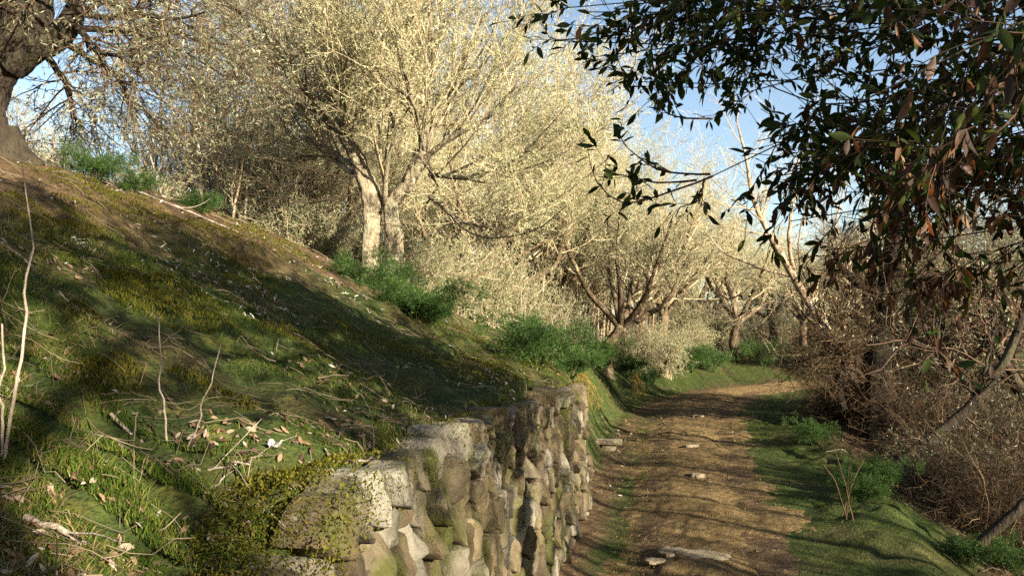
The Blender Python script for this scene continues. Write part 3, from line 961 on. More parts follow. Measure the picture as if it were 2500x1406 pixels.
# --- dark tangled tree
def dark_tree():
    rng = np.random.default_rng(32)
    d = 13.0
    loc = px(2145, 1060, d); loc[2] = tz(loc[0], d)
    root = empty('dark_tree', loc)
    tag(root, 'dark twisted tree wrapped in reddish twigs at the right of the path', 'tree')
    W = lambda x, y, dd=0: px(x, y, d + dd) - loc
    tm = MB(); limbs = []
    def stem(pts, r):
        p, rr = trunk_tube(tm, [W(*q) for q in pts], r, rng, 28, 12, .1, .15, .01)
        limbs.append((p, rr))
    stem([(2145, 1110), (2140, 1020), (2135, 930), (2140, 860), (2150, 780), (2160, 700), (2180, 600), (2190, 480), (2200, 300)], [.30, .24, .20, .185, .17, .15, .12, .09, .03])
    stem([(2130, 1040), (2115, 980), (2100, 920), (2080, 840)], [.12, .10, .08, .05])
    stem([(2155, 740), (2130, 700), (2100, 690), (2060, 660), (2030, 600)], [.10, .09, .075, .05, .02])
    stem([(2150, 1040), (2185, 990), (2240, 970), (2330, 955), (2400, 900), (2450, 860)], [.11, .09, .07, .055, .04, .015])
    stem([(2140, 860), (2080, 850), (2000, 870), (1930, 890)], [.05, .04, .03, .01])
    stem([(2160, 720), (2240, 640), (2300, 540), (2330, 400)], [.06, .05, .035, .01])
    stem([(2150, 900), (2250, 860), (2330, 800), (2390, 700)], [.05, .04, .028, .01])
    stem([(2060, 1000), (2040, 930), (2060, 840), (2050, 760)], [.06, .05, .04, .02])
    tm.build('trunk', M['deep_shade_bark'], root)
    mb, _ = foliage(rng, limbs, dict(levels=[
        dict(count=34, tr=(.08, 1), ang=(30, 85), ln=(.3, 1.1), rad=.012, n=7, wig=.22, trop=.0, k=4),
        dict(count=8, tr=(.1, 1), ang=(30, 75), ln=(.15, .5), rad=.65, n=6, wig=.28, trop=0, k=3),
        dict(count=4, tr=(.2, 1), ang=(30, 70), ln=(.06, .22), rad=.7, n=4, wig=.28, trop=0, k=3)],
        leaves=[], len=(.03, .05), rmin=.0022))
    mb.build('twigs', [M['red_twig']], root)
dark_tree()

# --- leaning trunk at the right edge
def leaning_tree():
    rng = np.random.default_rng(33)
    d = 9.0
    loc = px(2200, 1130, d); 
    root = empty('leaning_tree', loc)
    tag(root, 'dark slanting tree stem rising to the right edge of the view', 'tree')
    W = lambda x, y, dd=0: px(x, y, d + dd) - loc
    tm = MB(); limbs = []
    def stem(pts, r):
        p, rr = trunk_tube(tm, [W(*q) for q in pts], r, rng, 24, 12, 0, .1, .01)
        limbs.append((p, rr))
    stem([(2120, 1190), (2200, 1120), (2290, 1060), (2380, 960), (2450, 850), (2490, 760), (2540, 600)], [.06, .058, .055, .05, .045, .04, .03])
    stem([(2380, 960), (2300, 880), (2250, 850), (2150, 800)], [.03, .022, .016, .008])
    stem([(2400, 930), (2420, 800), (2400, 690)], [.02, .016, .008])
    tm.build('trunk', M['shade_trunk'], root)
    mb, _ = foliage(rng, limbs, dict(levels=[
        dict(count=16, tr=(.15, 1), ang=(30, 80), ln=(.3, 1.0), rad=.010, n=7, wig=.2, trop=.02, k=4),
        dict(count=6, tr=(.1, 1), ang=(30, 75), ln=(.15, .5), rad=.65, n=6, wig=.25, trop=0, k=3)],
        leaves=[(2, 4)], len=(.03, .06), rmin=.0018))
    mb.build('twigs', [M['dark_twig'], M['grey_leaf']], root)
    root2 = empty('leaning_tree', px(2440, 1290, 6.0))
    tag(root2, 'thick dark leaning stem over the bushy fennel in the lower right corner', 'tree')
    loc2 = px(2440, 1290, 6.0)
    tm = MB()
    trunk_tube(tm, [px(2390, 1330, 6) - loc2, px(2440, 1285, 6) - loc2, px(2500, 1230, 6) - loc2, px(2600, 1120, 6) - loc2], [.04, .04, .036, .03], rng, 16, 12, 0, .1, .006)
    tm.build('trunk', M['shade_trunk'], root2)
leaning_tree()

# --- brush on the right slope and dry thicket behind the crest
brA = bare_shrub(41, 'bramble_bush', 1.5, 42, 'red_twig', 1.0)
brC = bare_shrub(43, 'leafy_bush', 1.4, 40, 'dark_twig', 1.0, 'dark_twig', 'dull_leaf')
brB = bare_shrub(42, 'dry_bush', 1.6, 46, 'twig', .9, 'twig', 'olive_leaf')
LBR = 'reddish leafless bush in the tangle on the right slope'
LBC = 'dull green leafy bush among the brown tangle on the right slope'
first = {1: True, 0: True}
for p_, d_, s_, t_ in ((2050, 13.8, .7, 0), (2010, 15, .7, 0), (2230, 11.5, .9, 0), (2300, 10, .9, 0), (2390, 9, .95, 1), (2330, 12.5, 1.1, 1), (2470, 8, .9, 0), (2250, 15.5, 1.2, 1), (2450, 11, 1.2, 1), (2540, 9.5, 1.2, 0), (2090, 16.5, .9, 0), (2380, 14, 1.2, 1), (2290, 8.2, .7, 1), (2410, 7.2, .7, 0)):
    src = brC if t_ else brA
    o = src if first[t_] else copy_tree(src); first[t_] = False
    place(o, p_, d_, LBC if t_ else LBR, s_, p_ * .71 % 6.28, 'bush', 'leafy bushes on the right slope' if t_ else 'leafless bushes on the right slope')
LDB = 'dry straw coloured bush among the poles behind the crest'
first = True
for p_, d_, s_ in ((620, 13.5, .9), (700, 13.2, 1.0), (780, 13.6, 1.0), (840, 13.5, .9), (580, 15, 1.0), (1100, 14.5, 1.0), (1180, 15.5, 1.1), (1250, 16.5, 1.1), (1330, 17.5, 1.0), (1400, 18.5, 1.0), (1550, 20.5, 1.0), (1620, 22, 1.0), (330, 11, .8), (1020, 13.2, .8), (1690, 25, 1.0), (1750, 28, 1.2)):
    o = brB if first else copy_tree(brB); first = False
    place(o, p_, d_, LDB if p_ < 1000 else 'dry straw coloured bush at the foot of the olives above the fennel', s_, p_ * .71 % 6.28, 'bush', 'dry bushes along the crest')

def ground_at(pxx, pyy, lift=0.0, d0=1.5, d1=30):
    ds = np.linspace(d0, d1, 900)
    pts = np.stack([px(pxx, pyy, q) for q in ds])
    hit = np.nonzero(pts[:, 2] < terrain(pts[:, 0], pts[:, 1]))[0]
    p = pts[hit[0]] if len(hit) else pts[-1]
    return p + np.array([0, 0, lift])

for k_, (p_, d_, s_) in enumerate(((1660, 29, 1.3), (1720, 33, 1.5), (1780, 36, 1.5), (1850, 40, 1.7), (1900, 44, 1.8), (1950, 47, 1.8), (2000, 50, 2.0), (2050, 46, 1.8), (2110, 42, 1.8), (2170, 38, 1.6), (2230, 34, 1.6), (2300, 30, 1.6), (1870, 50, 2.0), (2130, 54, 2.2), (2400, 26, 1.5), (2330, 36, 1.8))):
    o = copy_tree(brC if k_ % 2 else brB)
    place(o, p_, d_, 'low bush closing the view beneath the distant olives past the bend', s_, p_ * .71 % 6.28, 'bush', 'low bushes past the bend')
# ------------------------------------------------------------------ giant fennel
def fennel_plant(seed, nst=13, h=.55, dry=0):
    rng = np.random.default_rng(seed)
    root = empty('giant_fennel')
    sm, fm = MB(), MB()
    P = []
    for i in range(nst):
        a = i / nst * 2 * np.pi + rng.uniform(-.3, .3)
        out = np.array([np.cos(a), np.sin(a), 0]) * h * rng.uniform(.45, 1.05)
        hh = h * rng.uniform(.55, 1.15)
        P.append(resample([(0, 0, -.05), out * .35 + (0, 0, hh * .65), out * .8 + (0, 0, hh), out * 1.15 + (0, 0, hh * .9)], 12, rng, .006))
    P = np.stack(P)
    R = np.broadcast_to(np.linspace(.008, .002, 12), P.shape[:2])
    tubes(sm, P, R, 5)
    sm.build('stalk', M['fennel'], root)
    A, AR = sprout(rng, P, R, 15, (.3, 1), (35, 75), (h * .22, h * .5), .5, 6, .1, .0, lfall=.35)
    B, BR = sprout(rng, A, AR, 9, (.1, 1), (30, 70), (.05, .13), .6, 4, .12, .02)
    tubes(fm, A, np.maximum(AR, .0014), 3)
    tubes(fm, B, np.maximum(BR, .001), 3)
    pos, tan = on_twigs(rng, B, 13)
    d = tan * .8 + rng.normal(size=(len(pos), 3)) * .65
    leaf_quads(fm, pos, d, rng.uniform(.02, .045, len(pos)), rng.uniform(.0034, .0055, len(pos)), rng)
    fm.build('frond', M['fennel'], root)
    if dry:
        dm = MB()
        Q_ = []
        for i in range(7):
            a = rng.uniform(-.9, .9) - .6
            out = np.array([np.cos(a), np.sin(a), 0]) * h * rng.uniform(.5, .8)
            Q_.append(resample([(0, 0, .05), out * .6 + (0, 0, h * .25), out + (0, 0, -h * .25), out * 1.15 + (0, 0, -h * .8)], 12, rng, .01))
        Q_ = np.stack(Q_); QR = np.broadcast_to(np.linspace(.006, .002, 12), Q_.shape[:2])
        A, AR = sprout(rng, Q_, QR, 16, (.2, 1), (20, 60), (.08, .2), .5, 5, .12, -.12)
        tubes(dm, Q_, QR, 4); tubes(dm, A, np.maximum(AR, .0012), 3)
        pos, tan = on_twigs(rng, A, 14)
        leaf_quads(dm, pos, tan + rng.normal(size=(len(pos), 3)) * .5 + (0, 0, -.4), rng.uniform(.02, .05, len(pos)), rng.uniform(.003, .005, len(pos)), rng)
        dm.build('dry_frond', M['dry_fennel'], root)
    return root
fA, fB, fC = fennel_plant(51), fennel_plant(52, 10, .5), fennel_plant(53, 12, .52, 1)
fus = set()
for k_, p_, y_, d_, s_, lab in (
    ('A', 900, 745, 10.4, .78, 'dark green fennel clump in shade right under the split olive, the left one'),
    ('C', 960, 815, 9.4, .75, 'shaded fennel with yellow dead fronds on the slope below the split olive'),
    ('A', 1045, 815, 9.6, .75, 'dark fennel at the right end of the shaded group below the split olive'),
    ('B', 1275, 815, 12.4, .75, 'sunlit fennel at the top of the row on the bank, farthest up the slope'),
    ('A', 1310, 905, 10.4, .85, 'broad bright green fennel left of the wall end'),
    ('C', 1395, 925, 9.7, .8, 'bushy bright green fennel hanging over the far end of the stone wall'),
    ('A', 1470, 890, 12.0, .85, 'bright fennel just beyond the wall end below the leaning olive trunk'),
    ('C', 1530, 920, 13.0, .8, 'fennel with yellow fronds on the bank beyond the wall end'),
    ('B', 1580, 945, 13.8, .8, 'dark fennel at the foot of the bank nearest the bend'),
    ('A', 1690, 905, 20.5, 1.35, 'dark green fennel beside the path bend, larger of the pair'),
    ('B', 1745, 905, 21.5, 1.1, 'dark green fennel beside the path bend, smaller of the pair'),
    ('A', 1865, 895, 30, 1.5, 'small far fennel on the grass right of the bend olive'),
    ('B', 478, 530, 9.0, .42, 'bright green fennel standing alone on the crest'),
    ('A', 235, 445, 8.0, .42, 'dark fennel on the crest next to the left olive root'),
    ('B', 335, 475, 8.4, .36, 'dark fennel between the bright crest fennel and the leftmost one'),
    ('A', 1985, 1085, 11.0, .55, 'dark fennel at the path edge below the tangled tree'),
    ('B', 2105, 1225, 7.6, .5, 'fennel with brown stalks at the edge of the grass verge on the right'),
    ('A', 2145, 1200, 7.9, .55, 'leafy green fennel at the verge edge just behind the brown stalks'),
    ('B', 2370, 1385, 5.0, .5, 'fennel in the lower right corner, the left of two'),
    ('A', 2480, 1400, 4.9, .45, 'fennel in the lower right corner, cut by the frame')):
    src = {'A': fA, 'B': fB, 'C': fC}[k_]
    o = copy_tree(src) if k_ in fus else src
    fus.add(k_)
    g = ground_at(p_, y_, -.02, d_ * .72, d_ * 1.3)
    o.location = g; o.scale = (s_,) * 3; o.rotation_euler = (0, 0, 0.15 if k_ == 'C' else p_ * .53 % 6.28)
    tag(o, lab, 'plant', 'giant fennel plants')

# ------------------------------------------------------------------ laurel overhead
def laurel():
    rng = np.random.default_rng(61)
    loc = np.array([4.2, .3, tz(4.2, .3)])
    root = empty('laurel_tree', loc)
    tag(root, 'dark large leaved evergreen tree whose boughs hang over the path from the upper right', 'tree')
    hub = np.array([4.1, .5, 2.7])
    tm = MB()
    trunk_tube(tm, [(0, 0, -.3), (0, .05, .8), hub - loc, np.array([4.4, .2, 4.2]) - loc], [.16, .14, .13, .09], rng, 26, 16, .4, .1)
    limbs = []
    def limb(pts, r0, r1, start=None):
        pp = [px(*q) for q in pts]
        st = hub + rng.normal(0, .1, 3) + np.array([0, 0, rng.uniform(0, 1.2)])
        p = resample([st] + pp, 18, rng, .05) - loc
        w_ = np.linspace(0, 1, 18)[:, None]
        p = p + np.sin(w_ * rng.uniform(8, 15, 3) + rng.uniform(0, 6, 3)) * rng.uniform(.015, .05, 3) * np.sin(w_ * np.pi)
        limbs.append((p, np.linspace(r0, r1, 18)))
    LM_ = [
        [(2650, -150, 2.6), (2300, -40, 2.7), (1900, 0, 2.9), (1600, 20, 3.0), (1420, 30, 3.0)],
        [(2700, -80, 2.4), (2250, 40, 2.6), (1850, 90, 2.8), (1560, 110, 2.9), (1350, 100, 2.9)],
        [(2600, -200, 2.6), (2000, -60, 2.8), (1700, 60, 2.9), (1450, 140, 2.95)],
        [(2500, -200, 2.8), (1900, -50, 3.0), (1600, 0, 3.0), (1380, 20, 3.05)],
        [(2700, -60, 2.9), (2250, 110, 2.9), (1900, 170, 3.0), (1650, 190, 3.1), (1560, 200, 3.1)],
        [(2700, 60, 2.5), (2300, 200, 2.6), (2050, 250, 2.8), (1880, 260, 2.9), (1770, 240, 3.0)],
        [(2700, 120, 2.3), (2350, 270, 2.4), (2080, 320, 2.6), (1950, 350, 2.7), (1850, 345, 2.8)],
        [(2700, 180, 2.6), (2300, 330, 2.6), (1990, 350, 2.7), (1880, 380, 2.7), (1800, 410, 2.7), (1740, 430, 2.7)],
        [(2650, 260, 2.2), (2350, 400, 2.3), (2100, 430, 2.5), (1900, 430, 2.6)],
        [(2700, 300, 2.8), (2350, 470, 2.8), (2100, 520, 2.9), (1930, 540, 3.0)],
        [(2700, 380, 2.6), (2400, 520, 2.6), (2200, 590, 2.8), (2020, 610, 2.9)],
        [(2700, 420, 2.3), (2480, 560, 2.3), (2350, 640, 2.4), (2230, 680, 2.5)],
        [(2700, 420, 2.5), (2560, 510, 2.5), (2450, 580, 2.5), (2380, 630, 2.5)],
        [(2650, 60, 1.6), (2420, 150, 1.6), (2250, 220, 1.7), (2100, 250, 1.8)],
        [(2650, -160, 2.2), (2350, -80, 2.2), (2000, -60, 2.4), (1700, -60, 2.6)],
        [(2650, 400, 3.0), (2450, 440, 3.1), (2250, 480, 3.2), (2060, 470, 3.3)],
        [(2650, 0, 3.2), (2400, 150, 3.3), (2150, 300, 3.4), (1950, 420, 3.5)],
        [(2650, 100, 2.0), (2450, 260, 2.0), (2300, 380, 2.1), (2180, 520, 2.2)]]
    for q in LM_:
        limb(q, .007, .002)
        for k_ in range(2 if q[-1][0] < 1900 else 1):
            limb([(a + rng.normal(0, 70), b + rng.normal(0, 70) - 10, max(1.5, c + rng.normal(0, .35))) for a, b, c in q[:3]] + [(q[-1][0] + 60 + abs(rng.normal(0, 160)), q[-1][1] + rng.normal(0, 60) - 30, q[-1][2] + rng.normal(0, .3))], .006, .002)
    n_in = len(limbs)
    # the rest of the crown, above and behind the viewpoint
    for i in range(11):
        e = np.array([rng.uniform(1.6, 4.8), rng.uniform(-.8, 1.2), rng.uniform(3.3, 4.6)])
        if e[0] < .9 * e[1] + 1: e[0] += 2
        st = hub + np.array([0, 0, rng.uniform(0, 1.6)])
        p = resample([st, (st + e) / 2 + rng.normal(0, .2, 3), e], 18, rng, .02) - loc
        limbs.append((p, np.linspace(.035, .008, 18)))
    for p, r in limbs: tubes(tm, p[None], r[None], 7)
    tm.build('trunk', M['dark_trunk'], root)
    mb = MB()
    P = np.stack([l[0] for l in limbs]); R = np.stack([l[1] for l in limbs])
    Pv, Rv = P[:n_in], R[:n_in]
    A, AR = sprout(rng, Pv, Rv, 16, (.42, 1), (20, 70), (.14, .38), .45, 7, .12, -.03, lfall=.3)
    B, BR = sprout(rng, A, AR, 3, (.2, 1), (25, 55), (.10, .24), .6, 5, .12, -.03)
    tubes(mb, A, np.maximum(AR, .0018), 5); tubes(mb, B, np.maximum(BR, .0013), 4)
    # the outlying spray against the pale trees
    sp = []
    for pts in ([(1740, 430, 2.7), (1640, 475, 2.7), (1540, 505, 2.7), (1470, 470, 2.7), (1440, 400, 2.7), (1435, 360, 2.7)],
                [(1735, 425, 2.7), (1640, 430, 2.72), (1570, 400, 2.75), (1520, 350, 2.75), (1510, 320, 2.75)],
                [(1700, 440, 2.7), (1600, 455, 2.65), (1520, 440, 2.6), (1480, 420, 2.6)],
                [(1720, 440, 2.7), (1690, 490, 2.7), (1660, 505, 2.7)],
                [(1740, 290, 2.9), (1660, 290, 2.9), (1600, 250, 2.9), (1570, 210, 2.9)],
                [(1520, 60, 3.0), (1400, 90, 3.0), (1330, 100, 3.0), (1320, 40, 3.0)]):
        sp.append(resample([px(*q) for q in pts], 10, rng, .004) - loc)
    sp = np.stack(sp); SR = np.broadcast_to(np.linspace(.0045, .0015, 10), sp.shape[:2])
    C_, CR = sprout(rng, sp, SR, 5, (.3, 1), (25, 60), (.06, .16), .6, 5, .1, 0)
    tubes(mb, sp, SR, 5); tubes(mb, C_, np.maximum(CR, .001), 4)
    for Z, per in ((A, 8), (B, 6), (sp, 9), (C_, 4)):
        pos, tan = on_twigs(rng, Z, per, (.15, 1.0))
        N = len(pos)
        d = tan * .55 + rng.normal(size=(N, 3)) * .5 + np.array([0, 0, -.18])
        L = rng.uniform(.022, .068, N)
        right = (pos[:, 0] + loc[0]) / np.maximum(pos[:, 1] + loc[1], .3)
        br = (rng.uniform(0, 1, N) < np.clip((right - .28) * .9, .02, .30)) | ((rng.uniform(0, 1, N) < .35) & (pos[:, 2] + loc[2] < 2.05) & (right > .33))
        if Z is sp or Z is C_: br[:] = False
        leaf_full(mb, pos[~br], d[~br], L[~br], L[~br] * rng.uniform(.30, .40, (~br).sum()), rng, 1)
        db = d * .5 + np.array([0, 0, -.7])
        leaf_full(mb, pos[br], db[br], L[br], L[br] * rng.uniform(.28, .38, br.sum()), rng, 2)
    # out of frame
    A2, A2R = sprout(rng, P[n_in:], R[n_in:], 16, (.35, 1), (25, 70), (.4, 1.0), .4, 6, .12, -.02)
    B2, B2R = sprout(rng, A2, A2R, 4, (.2, 1), (25, 60), (.15, .4), .5, 5, .12, 0)
    tubes(mb, A2, np.maximum(A2R, .003), 4)
    pos, tan = on_twigs(rng, B2, 9)
    leaf_quads(mb, pos, tan * .5 + rng.normal(size=(len(pos), 3)) * .6, rng.uniform(.06, .11, len(pos)), rng.uniform(.025, .042, len(pos)), rng, 1)
    mb.build('crown', [M['dark_twig'], M['laurel_leaf'], M['brown_leaf']], root)
laurel()

# ------------------------------------------------------------------ grass, moss, litter
def scatter(rng, n, dmin, dmax, xr=(-.75, .75), power=1.0):
    """random ground spots in the wedge in front of the viewpoint, denser close by"""
    d = dmin * (dmax / dmin) ** rng.uniform(0, 1, n)
    x = rng.uniform(xr[0], xr[1], n) * d
    return x, d

def blades(mb, x, y, z, h, w, lean, rng, m=0):
    N = len(x)
    b = np.stack([x, y, z], -1)
    a = rng.uniform(0, 2 * np.pi, N)
    s = np.stack([np.cos(a), np.sin(a), np.zeros(N)], -1) * w[:, None] * .5
    ld = np.stack([rng.normal(size=N), rng.normal(size=N), np.zeros(N)], -1) * lean
    up = np.array([0, 0, 1.]) * h[:, None]
    mid = b + up * .55 + ld * h[:, None] * .35
    tip = b + up * .9 + ld * h[:, None] * 1.0
    V = np.stack([b - s, b + s, mid + s * .7, mid - s * .7, tip], 1)
    o = np.arange(N)[:, None] * 5
    mb.add(V, o + np.array([[0, 1, 2, 3]]), o + np.array([[3, 2, 4]]), m)

def in_wall(x, y):
    return (y < WALL1 + .1) & (x > wallx(y) + .03) & (x < wallx(y) + .40)

def make_grass():
    rng = np.random.default_rng(71)
    mb = MB()
    x, y = scatter(rng, 480000, 1.3, 32)
    v, s = lateral(x, y)
    u = -v
    n1 = fbm(x * 1.1, y * 1.1, 81, 3); n2 = fbm(x * 5, y * 5, 85, 3)
    dens = np.where(v < 0, ss(.42, .62, n1 * .6 + n2 * .4) * (1 - .92 * ss(2.4, 3.8, u + (fbm(x * .8, y * .8, 33, 3) - .5) * 1.6) * ss(15, 9, s)), 0)
    dens = np.where((v < 0) & (u < 1.05) & (u > hwid(s)), .45 * ss(.4, .6, n2), dens)
    dens = np.where((v < 0) & (u < hwid(s) * 1.1 + .25) & (u > hwid(s) * .75), .8 * ss(.35, .6, n2), dens)
    dens = np.where(v > 0, ss(hwid(s) * .8, hwid(s) * 1.1, v) * (1 - ss(1.6, 2.3, v) * .8 * ss(20, 14, s)) * ss(.25, .5, n2), dens)
    dens = np.where((v < 0) & (s > 7.8) & (u < 2.4) & (u > hwid(s) + .15), .75 * ss(.32, .55, n2), dens)
    keep = (rng.uniform(0, 1, len(x)) < dens) & (np.abs(v) > hwid(s) * .72) & ~in_wall(x, y)
    x, y, v, s = x[keep], y[keep], v[keep], s[keep]
    z = terrain(x, y)
    far = np.clip(y / 7, 1, 3)
    h = rng.uniform(.011, .030, len(x)) * (1 + 1.1 * ss(.55, .8, fbm(x * 3.2, y * 3.2, 5, 3)) * np.where(v < 0, 1, .9)) * np.where(v > 0, .7, 1) * np.sqrt(far)
    blades(mb, x, y, z - .004, h, rng.uniform(.0022, .0042, len(x)) * far, .55, rng)
    tag(mb.build('grass', M['grass']), 'short green grass growing on the slope and the path verges', 'grass', kind='stuff')
    # straw: dry blades lying among the green
    mb = MB()
    x, y = scatter(rng, 100000, 1.3, 16)
    v, s = lateral(x, y)
    k = fbm(x * 1.4, y * 1.4, 91, 3)
    keep = (k > np.where(v < 0, .46, .5)) & (np.abs(v) > hwid(s)) & ~in_wall(x, y) & ((v < 0) | (v > 1.6))
    x, y = x[keep], y[keep]
    z = terrain(x, y)
    far = np.clip(y / 7, 1, 2.5)
    h = rng.uniform(.03, .09, len(x))
    blades(mb, x, y, z + .004, h * .35, rng.uniform(.0016, .003, len(x)) * far, 2.0, rng)
    tag(mb.build('dry_grass', M['dry_grass']), 'straw coloured dry grass lying over the slope', 'dry grass', kind='stuff')
    # moss cushions on the slope
    mb = MB()
    x, y = scatter(rng, 220000, 1.3, 12, (-.75, .1))
    v, s = lateral(x, y)
    k = fbm(x * 2.1, y * 2.1, 101, 3)
    keep = (k > .60) & (v < -1.0) & ~in_wall(x, y)
    x, y, k = x[keep], y[keep], k[keep]
    z = terrain(x, y) + np.clip((k - .60) * .45, 0, .045)
    far = np.clip(y / 5, 1, 2.5)
    blades(mb, x, y, z - .006, rng.uniform(.010, .022, len(x)), rng.uniform(.003, .006, len(x)) * far, .5, rng)
    tag(mb.build('moss', M['moss']), 'yellow green moss cushions on the slope', 'moss', kind='stuff')
make_grass()

def flat_leaves(mb, x, y, L, W, rng, lift=.012, tilt=.35, m=0):
    N = len(x)
    e = .05
    z = terrain(x, y)
    gx = (terrain(x + e, y) - z) / e; gy = (terrain(x, y + e) - z) / e
    gx, gy = np.clip(gx, -1.2, 1.2), np.clip(gy, -1.2, 1.2)
    a = rng.uniform(0, 2 * np.pi, N)
    d = np.stack([np.cos(a), np.sin(a), np.cos(a) * gx + np.sin(a) * gy], -1)
    d[:, 2] += rng.normal(0, tilt, N)
    d = nrm(d)
    nn = nrm(np.stack([-gx, -gy, np.ones(N)], -1) + rng.normal(0, tilt, (N, 3)))
    s = nrm(np.cross(d, nn)); up = np.cross(s, d)
    pos = np.stack([x, y, z + lift], -1) - d * L[:, None] * .5
    c = rng.uniform(-.2, .4, N)[:, None] * L[:, None]
    rows = []
    for t, w in ((0, .05), (.35, .95), (.7, .8), (1, .04)):
        cc = pos + d * L[:, None] * t + up * c * (t * (1 - t))
        rows += [cc + s * W[:, None] * .5 * w, cc - s * W[:, None] * .5 * w]
    V = np.stack(rows, 1)
    q = np.array([(0, 1, 3, 2), (2, 3, 5, 4), (4, 5, 7, 6)])
    mb.add(V, ((np.arange(N) * 8)[:, None, None] + q[None]).reshape(-1, 4), m=m)

def make_litter():
    rng = np.random.default_rng(111)
    mb = MB()
    x, y = scatter(rng, 70000, 1.3, 22)
    v, s = lateral(x, y)
    k = fbm(x * 1.6, y * 1.6, 121, 3) * .5 + fbm(x * 5, y * 5, 123, 3) * .5
    u = -v
    p = np.where(v < 0, ss(.5, .66, k) * .6 + .02, ss(1.7, 2.6, v) * .9)
    p = np.where((v < 0) & (u < 1.15) & (u > hwid(s) + .1), .6, p)
    p = np.where((v < 0) & (y < 2.3) & (x < -.7), .12 + .5 * ss(.5, .6, k), p)
    p = np.where(np.abs(v) < hwid(s), .035, p)
    keep = (rng.uniform(0, 1, len(x)) < p) & ~in_wall(x, y)
    x, y = x[keep], y[keep]
    L = rng.uniform(.014, .042, len(x)) * np.clip(y / 6, .9, 2.0)
    flat_leaves(mb, x, y, L, L * rng.uniform(.25, .5, len(x)), rng)
    tag(mb.build('leaf_litter', M['litter']), 'brown fallen leaves scattered over the slope and below the wall', 'leaf litter', kind='stuff')
    mb = MB()
    x, y = scatter(rng, 16000, 1.3, 16, (-.75, .3))
    v, s = lateral(x, y)
    keep = (v < -1.0) & ~in_wall(x, y) & (fbm(x * 1.2, y * 1.2, 131, 3) * .5 + fbm(x * 4, y * 4, 133, 3) * .5 > .575)
    x, y = x[keep], y[keep]
    L = rng.uniform(.022, .042, len(x)) * np.clip(y / 4, .9, 1.3)
    flat_leaves(mb, x, y, L, L * rng.uniform(.16, .24, len(x)), rng, .02, .5)
    tag(mb.build('olive_litter', M['silver']), 'narrow silvery olive leaves lying on the slope', 'leaf litter', kind='stuff')
    # fine dead twigs
    mb = MB()
    x, y = scatter(rng, 3200, 1.3, 18)
    v, s = lateral(x, y)
    keep = (((v < -1.05)) | (v > 1.7)) & ~in_wall(x, y)
    x, y = x[keep], y[keep]
    N = len(x)
    a = rng.uniform(0, 2 * np.pi, N); L = rng.uniform(.04, .24, N) * np.clip(y / 5, .8, 1.5)
    t = np.linspace(-.5, .5, 5)
    bend = rng.normal(0, .12, (N, 1)) * (t ** 2)
    X = x[:, None] + (np.cos(a)[:, None] * t - np.sin(a)[:, None] * bend) * L[:, None]
    Y = y[:, None] + (np.sin(a)[:, None] * t + np.cos(a)[:, None] * bend) * L[:, None]
    Z = terrain(X, Y) + .015 + rng.uniform(0, .03, (N, 1)) + rng.normal(0, .1, (N, 1)) * t * L[:, None]
    tubes(mb, np.stack([X, Y, Z], -1), np.broadcast_to(rng.uniform(.0008, .002, (N, 1)) * np.clip(y[:, None] / 3, .8, 2.5), (N, 5)), 4)
    tag(mb.build('twig_litter', M['straw_twig']), 'thin dead twigs lying over the ground', 'twigs', kind='stuff')
make_litter()

# ------------------------------------------------------------------ single sticks, stems, stones
def stick(pts, r, label, name='dry_weed', mat='grey_stick', cat='stem', side=0, seed=1, group=None):
    rng = np.random.default_rng(seed)
    P = resample(pts, 18, rng, .003)
    loc = P[0].copy()
    mb = MB()
    R = np.linspace(r[0], r[1], 18)
    tubes(mb, (P - loc)[None], R[None], 8, cap=True)
    if side:
        A, AR = sprout(rng, (P - loc)[None], R[None], side, (.25, .95), (20, 55), (.12, .4), .5, 6, .12, 0)
        tubes(mb, A, np.maximum(AR, .0012), 5)
    o = mb.build(name, M[mat])
    o.location = loc
    return tag(o, label, cat, group)

b = ground_at(412, 1130)
D = b[1]
stick([b - (0, 0, .05), px(405, 1010, D), px(398, 900, D + .03), px(388, 770, D + .05)], (.0032, .0016), 'thin upright dead stem standing on the slope, the straighter of the forked pair')
b = ground_at(445, 1125)
stick([b - (0, 0, .05), px(460, 1080, D), px(482, 1058, D), px(515, 960, D), px(540, 840, D)], (.003, .0014), 'thin dead stem kinked to the right beside the straight upright one')
b = ground_at(5, 1130); D = b[1]
stick([b - (0, 0, .05), px(25, 1010, D), px(55, 880, D), px(72, 720, D), px(88, 600, D + .1), px(60, 440, D + .2)], (.0045, .0015), 'tall bent grey stem at the left edge of the slope', side=2)
stick([b - (0, 0, .05), px(8, 1000, D), px(15, 880, D), px(5, 790, D)], (.004, .002), 'short grey stem close to the tall bent one at the left edge')
stick([px(50, 1330, 2.25) - (0, 0, .02), px(60, 1200, 2.3), px(55, 1100, 2.35), px(35, 1030, 2.4)], (.004, .002), 'thin dark stem in the lower left corner', mat='dark_twig', side=3)
